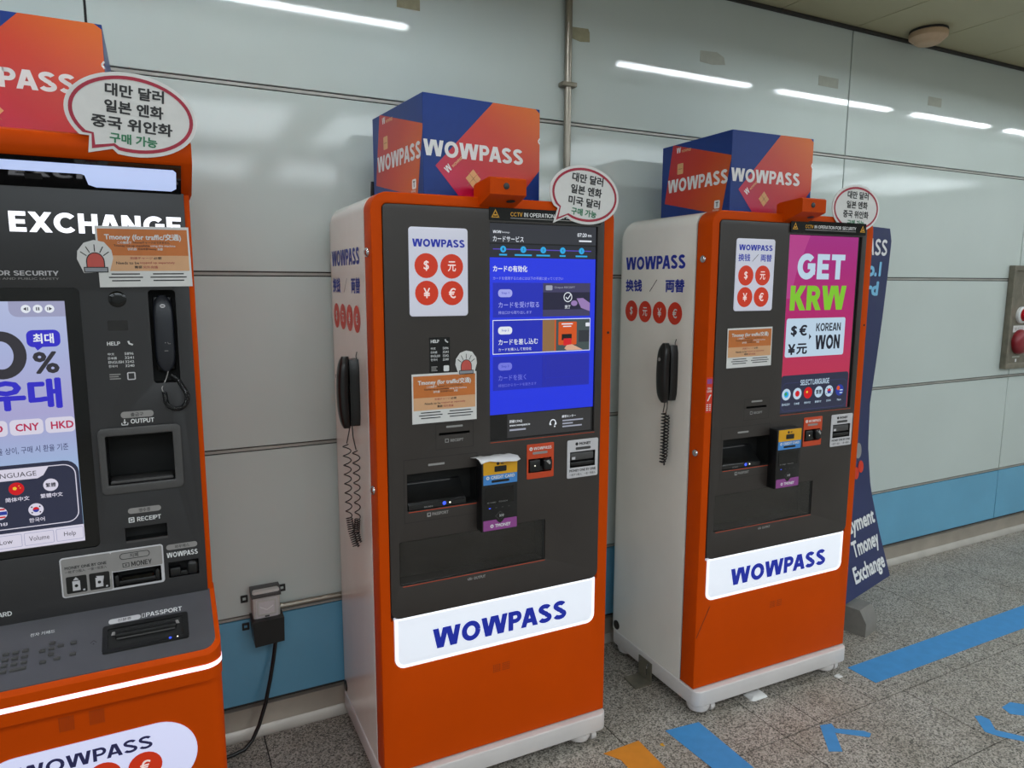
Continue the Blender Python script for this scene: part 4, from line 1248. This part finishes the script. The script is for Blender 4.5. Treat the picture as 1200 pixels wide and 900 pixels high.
# ---------------------------------------------------------------- wall telephones
def handset_rings(L, w, t, bow):
    """closed sections of a handset along z: (across, out, along); rounded ends, a slightly hollow inner side"""
    out = []
    N = 20
    for i in range(N + 1):
        u = -1 + 2 * i / N
        e_ = max(.30, (1 - abs(u) ** 5) ** .5)
        bw = bow * (1 - u * u)
        hw = w / 2 * (.92 + .08 * u * u) * e_
        inner = .0035 * (1 - u * u)
        ring = []
        for k in range(16):
            a = 2 * PI * k / 16
            ca, sa = math.cos(a), math.sin(a)
            sx = math.copysign(abs(ca) ** .62, ca); sy = math.copysign(abs(sa) ** .62, sa)
            f = (sx + 1) / 2
            ring.append((sy * hw, inner + f * (t * (.62 + .38 * e_) - inner) + bw * f, L / 2 * u))
        out.append(ring)
    return out
def telephone_side(K, v, zc, label, cord, tilt=0.0):
    P = xf(K)
    e = empty('wall_telephone', P((0, v, zc)), K.rotation_euler[2])
    c = Mesh()
    rings = []
    for i in range(9):
        f = i / 8
        z = -.095 + .19 * f
        q = .72 + .28 * math.sqrt(max(0, 1 - abs(2 * f - 1) ** 4))
        rings.append([(-(.0005 + y * 1.0), x, z) for x, y in [(a * .027 * q, b) for a, b in ((-1, 0), (1, 0), (1, .018), (.8, .026), (-.8, .026), (-1, .018))]])
    c.loft(rings, 'black'); c.build('cradle', e)
    h = Mesh()
    h.loft([[(-(d + .0240), x, z) for x, d, z in r] for r in handset_rings(.205, .052, .027, .008)], 'black')
    ho = h.build('handset', e)
    l = Mesh(); l.lathe([(.0065, -.0590), (.0065, -.0606)], 'pill_grey', 16, 'x', (0, 0, .048)); l.build('handset_logo', ho)
    a = Mesh(); a.tube([(-.004, -.012, .094), (-.006, -.014, .104), (-.004, -.018, .116)], .0012, 'black', 6); a.build('hook_wire', e)
    k = Mesh(); cord(k); k.build('cord', e)
    return tag(e, label, 'telephone', 'side telephones of the slim kiosks')
def coil(k, pts, r, turns, wire, n=14):
    P = []
    N = int(turns * n)
    pts = [Vector(p) for p in pts]
    seg = [(b - a).length for a, b in zip(pts[:-1], pts[1:])]
    T = sum(seg)
    def at(s):
        s *= T
        for (a, b), L in zip(zip(pts[:-1], pts[1:]), seg):
            if s <= L: return a.lerp(b, s / L)
            s -= L
        return pts[-1]
    for i in range(N + 1):
        f = i / N
        p = at(f)
        t = (at(min(1, f + .01)) - at(max(0, f - .01))).normalized()
        a = t.cross(Vector((1, .2, .1)))
        a.normalize()
        b = t.cross(a)
        th = 2 * PI * turns * f
        rr_ = r(f) if callable(r) else r
        P.append(p + a * (rr_ * math.cos(th)) + b * (rr_ * math.sin(th)))
    k.tube(P, wire, 'black', 6)
def cord2(k):
    k.tube([(-.022, .012, -.093), (-.026, .014, -.12), (-.034, .010, -.150)], .0017, 'black', 6)
    k.tube([(-.022, -.010, -.093), (-.020, -.012, -.13), (-.014, -.016, -.165)], .0017, 'black', 6)
    coil(k, [(-.034, .010, -.150), (-.034, .010, -.37)], lambda f: .0115 - .003 * f, 8, .0017)
    coil(k, [(-.014, -.016, -.165), (-.015, -.016, -.37)], lambda f: .0105 - .003 * f, 7, .0017)
    coil(k, [(-.034, .008, -.37), (-.030, .002, -.41), (-.020, -.012, -.455)], .009, 14, .0017)
    coil(k, [(-.016, -.016, -.37), (-.018, -.010, -.41), (-.014, -.018, -.44)], .008, 11, .0017)
def cord3(k):
    k.tube([(-.022, .012, -.093), (-.022, .012, -.115), (-.022, .018, -.142)], .0017, 'black', 6)
    k.tube([(-.022, -.004, -.093), (-.022, -.004, -.12), (-.022, .004, -.148)], .0017, 'black', 6)
    coil(k, [(-.022, .012, -.142), (-.022, .013, -.29), (-.022, .016, -.325)], .0085, 16, .0022)
    coil(k, [(-.020, -.002, -.148), (-.020, .003, -.29), (-.022, .014, -.325)], .0085, 16, .0022)
telephone_side(K2, .185, 1.182, 'black telephone on the white side of the middle kiosk, its long coiled cord hanging low', cord2)
telephone_side(K3, .170, 1.187, 'black telephone on the white side of the farthest kiosk, its short cord tightly coiled', cord3)
# ---------------------------------------------------------------- the big exchange machine at the left
def exchange_machine():
    e = empty('exchange_machine', (0, -.5, 0))
    tag(e, 'large orange and dark grey money exchange machine with a keypad deck, at the left edge', 'kiosk')
    xl, xr = -.605, .0825
    # orange housing: upper body, lower cabinet
    b = Mesh(front); b.box(xl, xr, .10, .47, .60, 1.70, 'orange', .004)
    b.plate(rr(xl, .60, xr, 1.70), [rr(xl + .016, .742, xr - .015, 1.687)], -.1005, 0.0, 'orange', .002); bo = b.build('housing', e)
    c = Mesh(up)
    c.plate(rr(xl + .004, -.160, xr + .002, .47, 0, 8, (.03, .03, .004, .004)), [], .055, .604, 'orange')
    co = c.build('lower_cabinet', e)
    p = Mesh(up); p.plate(rr(xl + .02, -.14, xr - .012, .46, .02), [], .0004, .056, 'black_matte'); p.build('plinth', e)
    slope = lambda y: .737 + .40 * y
    o = rr(xl, -.186, xr + .003, .02, 0, 10, (.04, .04, 0, 0))
    k = Mesh(); k.loft([[(x, y, .598) for x, y in o], [(x, y, slope(y) - .003) for x, y in o], [(x + (.002 if x < -.3 else -.002), y * .99 + .0005, slope(y)) for x, y in o]], 'orange')
    k.build('deck_rim', e)
    o2 = rr(xl + .012, -.172, xr - .008, -.0005, 0, 10, (.03, .03, 0, 0))
    hole = rr(-.153, -.133, .021, -.064, .006)
    # grey deck with the document reader let into it
    dfn = lambda x, y, d: (x, y - .0 * d, slope(y) + d)
    k = Mesh(dfn); k.plate(o2, [], -.001, .0016, 'deck'); do = k.build('keypad_deck', e)
    r = Mesh(dfn)
    r.plate(rr(-.153, -.135, .021, -.062, .006), [rr(-.143, -.126, .010, -.072, .003)], .0016, .0052, 'black')
    r.rect(-.146, -.129, .013, -.069, 'black_matte', .0022)
    r.box(-.128, -.004, -.104, -.088, slope(-.096) + .001, slope(-.096) + .013, 'black', .003)
    r.box(-.125, -.007, -.1065, -.103, slope(-.104) + .004, slope(-.104) + .0075, 'frame_grey', .001)
    ro = r.build('document_reader', e)
    for x in (-.132, -.003):
        g = Mesh(dfn); g.poly([(x - .004, -.092), (x + .006, -.092), (x + .003, -.082), (x - .002, -.082)], 'pill_grey', .0050); flat(g, 'reader_tab', ro)
    for x, m_ in ((-.018, 'blue_led'), (-.003, 'white_led')):
        g = Mesh(dfn); g.disc(x, -.129, .003 if m_ == 'blue_led' else .0018, m_, .0056, n=12); flat(g, 'status_light', ro)
    q = Mesh(dfn)
    q.text('PASSPORT', -.066, -.0535, .010, -.041, 'w_txt', .0022, .055)
    q.rect(-.142, -.056, -.077, -.042, 'lt_grey', .0022, .006); q.text('신분증', -.124, -.053, -.096, -.045, 'k_txt', .0026, .01)
    q.ring(rr(-.0745, -.0535, -.0685, -.0415), rr(-.0735, -.0525, -.0695, -.0425), 'w_txt', .0022)
    flat(q, 'reader_lettering', do); q = Mesh(dfn)
    q.text('전자 키패드', -.292, -.050, -.246, -.041, 'w_txt', .0022, .01)
    flat(q, 'keypad_lettering', do); q = Mesh(dfn)
    q.line((-.176, -.098), (-.170, -.092), .0014, 'k_txt', .0022); q.line((-.170, -.092), (-.164, -.098), .0014, 'k_txt', .0022); q.disc(-.170, -.101, .0016, 'k_txt', .0022, n=8)
    flat(q, 'contactless_mark', do)
    keys = [(-.331 + .0172 * i, -.085 - .0145 * j) for i in range(3) for j in range(3)] + [(-.331, -.1285)]
    keys += [(-.2485, -.078), (-.2655, -.094), (-.2485, -.092), (-.232, -.089), (-.2485, -.107), (-.262, -.123), (-.237, -.1205), (-.208, -.088), (-.208, -.117)]
    for x, y in keys:
        g = Mesh(); g.box(x - .0058, x + .0058, y - .0042, y + .0042, slope(y), slope(y) + .0058, 'frame_grey', .0012, 1); g.build('key', do)
    g = Mesh(); g.box(-.320, -.291, -.1325, -.1245, slope(-.1285), slope(-.1285) + .0058, 'frame_grey', .0012, 1); g.build('key', do)
    # bright line around the deck
    l = Mesh()
    path = [(xl + .04, -.1855)] + [(-.2, -.1855)] + [(x, y) for x, y in rr(xl, -.1865, xr + .0035, .02, 0, 10, (.04, .04, 0, 0)) if x > .02 and y < -.02] + [(xr + .0035, -.02)]
    P = [(x, y) for x, y in path]
    for i in range(len(P) - 1):
        (ax, ay), (bx, by) = P[i], P[i + 1]
        l.raw([(ax, ay - .0012, .627), (bx, by - .0012, .627), (bx, by - .0012, .638), (ax, ay - .0012, .638)], [(0, 1, 2, 3)], 'led')
    l.build('light_strip', e, smooth=False, solid=False)
    # lit pill sign on the lower cabinet
    f2 = lambda x, z, d: (x, -.160 - d, z)
    s = Mesh(f2); s.plate(rr(-.400, .349, .0225, .5115, .081, 12), [], .0002, .004, 'pill_lit', .001)
    so = s.build('pill_sign', e)
    s = Mesh(f2); s.text('WOWPASS', -.318, .459, -.068, .489, 'lit_navy', .0046, .06)
    flat(s, 'sign_lettering', so)
    for i, ch in enumerate(COINS):
        s = Mesh(f2); coin(s, -.325 + .080 * i, .4175, .034, ch, .0046, 'lit_red', 'lit_pale'); flat(s, 'currency_symbol', so)
    for x0, z0 in ((-.238, .555), (-.182, .5555)):
        s = Mesh(f2); dots(s, x0, z0 - .01, 7, 8, .0042, .0011, 'black_matte', .0006); flat(s, 'speaker_grille', co)
    # dark instrument panel
    scr = (-.560, .886, -.149, 1.4775)
    pho = (-.0155, 1.258, .0400, 1.4725)
    out = (-.1225, 1.027, .0155, 1.1425)
    rec = (-.0975, .8895, -.0095, .9215)
    wow = (-.0125, .783, .054, .8215)
    mon = (-.129, .7815, -.0285, .8195)
    p = Mesh(front)
    p.plate(rr(xl + .012, .733, xr - .0115, 1.692), [rr(*scr, .012), rr(*pho, .008), rr(*out, .004), rr(*rec), rr(*wow), rr(*mon)], 0.0, .004, 'dark_cool', .0008)
    po = p.build('instrument_panel', e)
    def cavity(name, R, depth, m='dark_cool', mb=None, par=e):
        c = Mesh(front); c.well(*R, depth, m, mb); return c.build(name, par)
    # canopy with a lit underside
    c = Mesh()
    c.prism([(.47, 1.798), (-.088, 1.790), (-.098, 1.785), (-.101, 1.778), (-.101, 1.747), (-.097, 1.741), (-.001, 1.688), (.47, 1.688)], 'x', xl - .006, xr + .0055, 'orange')
    ca = c.build('canopy', e)
    A, B_ = Vector((0, -.094, 1.7385)), Vector((0, -.0045, 1.6895))
    dv = (B_ - A); nrm = Vector((0, dv.z, -dv.y)).normalized()
    if nrm.z > 0: nrm = -nrm
    ufn = lambda x, t, d: (x, A.y + dv.y * t + nrm.y * d, A.z + dv.z * t + nrm.z * d)
    c = Mesh(ufn); c.plate(rr(xl + .01, .0, .066, 1.0), [], .0002, .0016, 'glass_black'); c.build('underside_plate', ca)
    c = Mesh(ufn); c.poly([(-.40, .14), (.050, .14), (.056, .22), (.056, .80), (.046, .90), (-.100, .90), (-.114, .82), (-.118, .50), (-.124, .46), (-.40, .46)], 'hood_light', .0024); flat(c, 'hood_light', ca)
    c = Mesh(ufn); c.rect(-.225, .55, -.195, .72, 'black_matte', .0024); flat(c, 'hood_sensor', ca)
    # lit name
    q = Mesh(front)
    q.text('EXCHANGE', -.264, 1.5945, .062, 1.6365, 'lit_letter', .0046, .085)
    flat(q, 'lit_lettering', po)
    q = Mesh(front); q.text('MONEY', -.520, 1.5945, -.294, 1.6365, 'lit_letter', .0046, .085); flat(q, 'lit_lettering', po)
    q = Mesh(front)
    q.text('CCTV IN OPERATION FOR SECURITY', -.475, 1.5035, -.184, 1.5135, 'lt_grey', .0044, .055)
    q.text('RECORDING FOR CRIME PREVENTION AND PUBLIC SAFETY', -.475, 1.4945, -.184, 1.499, 'pill_grey', .0044, .01)
    flat(q, 'warning_lettering', po)
    q = Mesh(front); D = .0044
    q.text('HELP', -.104, 1.349, -.078, 1.3575, 'w_txt', D, .06)
    q.tube([(-.062, -D - .001, 1.358), (-.060, -D - .001, 1.352), (-.053, -D - .001, 1.349)], .0022, 'w_txt', 6)
    for i, (a, n) in enumerate((('中文', '5896'), ('日本語', '3241'), ('ENGLISH', '3242'), ('한국어', '3240'))):
        z = 1.3265 - .0092 * i
        q.text(a, -.104, z, (-.091, -.087, -.074, -.087)[i], z + .006, 'w_txt', D, .01); q.text(n, -.071, z, -.053, z + .006, 'w_txt', D, .01)
    q.rect(-.069, 1.269, -.052, 1.287, 'lt_grey', D, .003); q.rect(-.0665, 1.2715, -.0545, 1.2845, 'dark_cool', D + .0003)
    for i in range(3): q.rect(-.104, 1.272 + .005 * i, -.082 - .004 * (i % 2), 1.2745 + .005 * i, 'g_txt', D)
    flat(q, 'help_lettering', po)
    q = Mesh(front)
    q.rect(-.088, 1.1815, -.021, 1.1965, 'pill_grey', D, .007); q.text('출금구', -.068, 1.1845, -.042, 1.1935, 'k_txt', D + .0003, .01)
    q.text('OUTPUT', -.069, 1.168, -.021, 1.1785, 'w_txt', D, .055)
    q.line((-.087, 1.166), (-.075, 1.166), .0017, 'w_txt', D); q.line((-.087, 1.166), (-.087, 1.171), .0017, 'w_txt', D); q.line((-.075, 1.166), (-.075, 1.171), .0017, 'w_txt', D)
    q.poly([(-.0845, 1.173), (-.0775, 1.173), (-.081, 1.168)], 'w_txt', D); q.rect(-.082, 1.172, -.080, 1.179, 'w_txt', D)
    flat(q, 'output_lettering', po); q = Mesh(front)
    q.rect(-.0885, .9545, -.0195, .968, 'pill_grey', D, .0065); q.text('영수증', -.066, .957, -.042, .9655, 'k_txt', D + .0003, .01)
    q.text('RECEIPT', -.071, .9345, -.021, .945, 'w_txt', D, .055)
    q.ring(rr(-.0885, .9335, -.0765, .946, .001), rr(-.0865, .9355, -.0785, .944, .001), 'w_txt', D); q.rect(-.085, .938, -.080, .942, 'w_txt', D)
    flat(q, 'receipt_lettering', po); q = Mesh(front)
    q.rect(-.0145, .853, .0535, .8665, 'pill_grey', D, .0065); q.text('와우패스', .004, .8555, .036, .864, 'k_txt', D + .0003, .01)
    q.text('WOWPASS', -.0145, .834, .0535, .8465, 'w_txt', D, .07)
    flat(q, 'card_lettering', po); q = Mesh(front)
    q.text('CARD', -.363, .7575, -.328, .768, 'w_txt', D, .055)
    flat(q, 'reader_lettering', po)
    # cameras between screen and telephone
    c = Mesh(front); c.lathe([(.017, .004), (.018, .0055), (.014, .0075), (.006, .0078)], 'glass_black', 24, 'y', (-.077, 0, 1.452)); c.build('camera_lens', po)
    c = Mesh(front); c.plate(rr(-.100, 1.382, -.060, 1.405, .003), [], .0036, .0046, 'frame_dark'); c.build('proximity_window', po)
    # output tray
    co = cavity('output_tray', out, .09, 'black', 'black_matte')
    c = Mesh(front); c.plate(rr(-.137, 1.0065, .0335, 1.161, .012), [rr(out[0], out[1], out[2], out[3], .003)], .004, .0105, 'frame_grey', .002); c.build('tray_frame', co)
    c = Mesh(front); c.box(out[0] + .004, out[2] - .004, -.002, .05, out[1] + .002, out[1] + .008, 'frame_grey', .001); c.build('tray_lip', co)
    c = cavity('receipt_slot', rec, .03, 'black_matte')
    g = Mesh(front); g.rect(rec[0] + .001, rec[1] - .0045, rec[2], rec[1], 'frame_grey', .0045); flat(g, 'slot_lip', c)
    # banknote slot on its pale plate
    m = Mesh(front); m.plate(rr(-.2315, .7765, -.0215, .8715, .007), [rr(*mon)], .004, .0052, 'lt_grey', .0005)
    mo = m.build('banknote_slot', e)
    q = Mesh(front); D = .0055
    q.rect(-.2285, .7795, -.1305, .8685, 'pill_grey', D - .0002, .005); q.rect(-.1305, .8215, -.0245, .8685, 'pill_grey', D - .0002, .004)
    q.text('MONEY ONE BY ONE', -.2225, .843, -.140, .850, 'k_txt', D, .03); q.text('一枚ずつ投入', -.2225, .8335, -.183, .8405, 'k_txt', D, .01); q.text('一张一张投入', -.178, .8335, -.140, .8405, 'k_txt', D, .01)
    flat(q, 'guide_lettering', mo); q = Mesh(front)
    q.ring(rr(-.113, .847, -.050, .8625, .0075), rr(-.1115, .8485, -.0515, .861, .0062), 'k_txt', D); q.text('지폐', -.092, .850, -.074, .860, 'k_txt', D, .01)
    flat(q, 'banknote_lettering', mo); q = Mesh(front)
    q.text('MONEY', -.090, .8275, -.047, .8395, 'k_txt', D, .055); q.ring(rr(-.108, .828, -.094, .8385), rr(-.1065, .8295, -.0955, .837), 'k_txt', D); q.disc(-.101, .8332, .002, 'k_txt', D, n=8)
    flat(q, 'slot_lettering', mo); q = Mesh(front)
    for x in (-.222, -.1765):
        q.rect(x, .7855, x + .0405, .8255, 'black', D, .003)
        q.rect(x + .012, .791, x + .027, .814, 'lt_grey', D + .0003); q.disc(x + .0195, .8025, .0035, 'black', D + .0006)
        q.rect(x + .032, .7885, x + .036, .7925, 'lt_grey', D + .0003)
    q.poly([(-.2085, .816), (-.1965, .816), (-.2025, .823)], 'lt_grey', D + .0003); q.poly([(-.163, .818), (-.147, .816), (-.151, .794), (-.149, .794)], 'lt_grey', D + .0002)
    flat(q, 'guide_picture', mo)
    c = Mesh(front); c.well(*mon, .02, 'black_matte')
    c.box(-.122, -.036, -.007, .015, .785, .797, 'black', .004); c.box(-.126, -.117, -.010, .015, .784, .812, 'black', .003); c.box(-.041, -.032, -.010, .015, .784, .812, 'black', .003)
    c.prism([(-.008, .797), (.012, .797), (.012, .803), (-.002, .803)], 'x', -.112, -.046, 'glass_black'); c.build('slot_mouth', mo)
    # card slot
    c = Mesh(front); c.well(*wow, .02, 'black_matte')
    c.box(-.010, .014, -.008, .016, .786, .808, 'black', .004); c.box(.028, .051, -.014, .016, .787, .819, 'black', .007, 3); c.box(.012, .03, -.005, .016, .786, .797, 'black', .002); c.build('card_slot', e)
    # screen
    l = Mesh(front); l.box(scr[0] - .004, scr[2] + .004, .006, .03, scr[1] - .004, scr[3] + .004, 'glass_black')
    l.plate(rr(*scr, .012), [rr(-.505, .9035, -.1785, 1.449)], -.0055, -.0015, 'glass_black'); so = l.build('screen', e)
    q = Mesh(front); D = -.0054
    q.rect(-.505, .9035, -.1785, 1.449, 'scr_sky', D)
    q.rect(-.281, 1.4155, -.1785, 1.449, 's_mid', D + .0002, 0, (.016, 0, 0, 0))
    for i, x in enumerate((-.2505, -.2290, -.2075)):
        q.disc(x, 1.4325, .0088, 's_white', D + .0004)
        if i == 1: q.rect(x - .003, 1.429, x - .0008, 1.436, 's_dk', D + .0006); q.rect(x + .0008, 1.429, x + .003, 1.436, 's_dk', D + .0006)
        else:
            s_ = -1 if i == 0 else 1
            q.poly([(x - s_ * .001, 1.4285), (x + s_ * .0048, 1.4325), (x - s_ * .001, 1.4365)][::s_], 's_dk', D + .0006); q.rect(x - s_ * .0035 - .0008, 1.429, x - s_ * .0035 + .0008, 1.436, 's_dk', D + .0006)
    q.ring(ell(-.302, 1.3345, .0455, .0515, 36), ell(-.302, 1.3345, .022, .030, 36), 's_dk', D + .0004)
    q.text('%', -.2465, 1.2915, -.1985, 1.340, 's_dk', D + .0004, .03)
    q.rect(-.2545, 1.3500, -.1925, 1.3870, 's_roy', D + .0004, .012); q.poly([(-.241, 1.3505), (-.226, 1.3505), (-.236, 1.3425)], 's_roy', D + .0004)
    q.text('최대', -.2425, 1.3575, -.2045, 1.3795, 's_white', D + .0008, .03)
    q.text('우대', -.334, 1.2135, -.1985, 1.282, 's_roy', D + .0004, .045)
    for x0, x1, t in ((-.3645, -.3035, 'USD'), (-.2995, -.2385, 'CNY'), (-.2345, -.1735 - .0055, 'HKD')):
        q.rect(x0, 1.159, x1, 1.1935, 's_pale', D + .0004, .009); q.text(t, x0 + .010, 1.1675, x0 + .053, 1.1845, 's_crim', D + .0008, .03)
    q.text('환율 상이, 구매 시 환율 기준', -.338, 1.1175, -.1955, 1.1335, 's_txt', D + .0004, .006)
    q.rect(-.500, .9425, -.1795, 1.0945, 's_navy', D + .0003, 0, (0, 0, .028, .028))
    q.ring(rr(-.492, .951, -.1855, 1.086, .024), rr(-.490, .953, -.1875, 1.084, .022), 's_pale', D + .0005)
    q.poly([(-.40, 1.060), (-.258, 1.060), (-.247, 1.066), (-.236, 1.085), (-.40, 1.085)], 's_pale', D + .0007)
    q.text('LANGUAGE', -.345, 1.0665, -.2595, 1.0775, 's_dk', D + .0009, .0)
    for x, z, t, f in ((-.2985, 1.041, '简体中文', 0), (-.2350, 1.042, '繁體中文', 1), (-.3330, .9895, 'ไทย', 2), (-.2665, .9895, '한국어', 3)):
        q.disc(x, z, .0142, ('s_cnred', 's_pale', 's_pale', 's_pale')[f], D + .0007)
        if f == 0: q.disc(x - .003, z + .001, .0042, 's_yel', D + .0010, n=5); q.disc(x + .005, z + .006, .0012, 's_yel', D + .0010, n=6); q.disc(x + .007, z + .001, .0012, 's_yel', D + .0010, n=6)
        if f == 1: q.text('繁體', x - .0095, z - .005, x + .0095, z + .005, 's_ink', D + .0010, .02)
        if f == 2: q.rect(x - .0135, z - .004, x + .0135, z + .004, 's_krblue', D + .0010); q.rect(x - .010, z + .007, x + .010, z + .0105, 's_cnred', D + .0010); q.rect(x - .010, z - .0105, x + .010, z - .007, 's_cnred', D + .0010)
        if f == 3:
            q.disc(x, z, .006, 's_cnred', D + .0010); q.poly([(x + .006 * math.cos(t_), z + .006 * math.sin(t_)) for t_ in [PI + i_ * PI / 8 for i_ in range(9)]], 's_krblue', D + .0012)
            for a_ in (.7, 2.44, 3.84, 5.58): q.line((x + .0085 * math.cos(a_), z + .0085 * math.sin(a_)), (x + .0112 * math.cos(a_), z + .0112 * math.sin(a_)), .003, 's_ink', D + .0010)
        w = (.022, .021, .012, .0145)[f]
        q.text(t, x - w, z - .0285, x + w, z - .0185, 's_pale', D + .0008, .015)
    q.rect(-.505, .9035, -.1785, .9425, 's_pale', D + .0003)
    for x0, x1, t in ((-.356, -.2975, 'Low'), (-.2935, -.2375, 'Volume'), (-.2335, -.1805, 'Help')):
        q.ring(rr(x0, .909, x1, .938, .003), rr(x0 + .001, .910, x1 - .001, .937, .002), 's_mid', D + .0005)
        w = {'Low': .012, 'Volume': .019, 'Help': .0115}[t]; c_ = (x0 + x1) / 2
        q.text(t, c_ - w, .9185 - (.002 if t == 'Help' else 0), c_ + w, .9295, 's_dk', D + .0006)
    flat(q, 'screen_image', so)
    # telephone bay
    cavity('telephone_bay', pho, .042, 'black', 'black_matte')
    return e
M['dark_cool'] = mat('dark_grey_panel', (48, 47, 49), 0.36, var=0.04, scale=8)
M['frame_dark'] = mat('smoked_window', (40, 38, 38), 0.2, var=0.1)
M['lit_navy'] = emat('lit_navy_film', (34, 34, 90), 0.35, (26, 26, 60), 0.4)
M['scr_sky'] = ramp_mat('scr_sky', [(0.0, (158, 196, 226)), (0.3, (162, 190, 228)), (0.55, (176, 172, 218)), (0.8, (176, 186, 228)), (1.0, (186, 196, 232))], (0, 0, 1.83), -1.655, emit=.92)
EM = exchange_machine()

def bay_telephone():
    e = empty('wall_telephone', (.0125, -.46, 1.372))
    c = Mesh(); c.box(-.020, .020, -.014, .0015, -.088, .085, 'black', .004); c.build('cradle', e)
    h = Mesh(); h.loft([[(x, -(.0142 + d), z) for x, d, z in r] for r in handset_rings(.176, .046, .026, .006)], 'handset_black')
    ho = h.build('handset', e)
    q = Mesh(front); q.disc(0, .064, .0055, 'lt_grey', .0462, .0045); q.rect(-.003, .063, .003, .0650, 'k_txt', .0465); flat(q, 'handset_logo', ho)
    q = Mesh(front); q.rect(.0, -.0215, .002, -.0195, 'pill_grey', .0472); q.line((.006, -.019), (.007, -.023), .001, 'pill_grey', .0472); q.line((.007, -.023), (.012, -.023), .001, 'pill_grey', .0472); q.rect(-.002, -.040, .006, -.0385, 'pill_grey', .0472); flat(q, 'handset_marks', ho)
    k = Mesh()
    k.tube([(.004, -.028, -.086), (-.002, -.032, -.105), (-.013, -.046, -.126), (-.011, -.050, -.134)], .0014, 'pill_grey', 6)
    pts = [(-.008, -.050, -.134)]
    for i in range(15):
        a = math.radians(200 + 175 * i / 14)
        pts.append((.0165 + .0235 * math.cos(a), -.052, -.150 + .026 * math.sin(a)))
    pts += [(.036, -.050, -.135), (.022, -.042, -.108), (.010, -.030, -.098)]
    coil(k, pts, .0042, 46, .0017, 10)
    k.build('cord', e)
    return tag(e, 'black telephone handset in the bay of the left exchange machine, its coiled cord looping out', 'telephone')
M['handset_black'] = mat('handset_black', (34, 36, 44), 0.35, var=0.1, scale=20)
bay_telephone()
topper((-.437, -.428, 1.7986), 0.0, 'blue and orange cardboard topper box on the left exchange machine, cut by the photo edge', .256)
bubble((-.0195, -.6015, 1.832), 0.0, .1215, .0835, math.radians(-3.6), [(t, (w_[0] * 1.02, w_[1]), z, h, m) for t, w_, z, h, m in L3('중국 위안화', .146)],
       'speech bubble sign with a square tail on the left exchange machine', .0004, (3.82, 4.42, ((-.64, -.62), (-.655, -1.03), (-.30, -.87))))
notice((-.1085, -.5042, 1.4785), 0.0, .187, .1335, 'orange paper notice with a red beacon sticker at its left, taped over the lit lettering', (-.004, .066, 1.08), math.radians(.8))
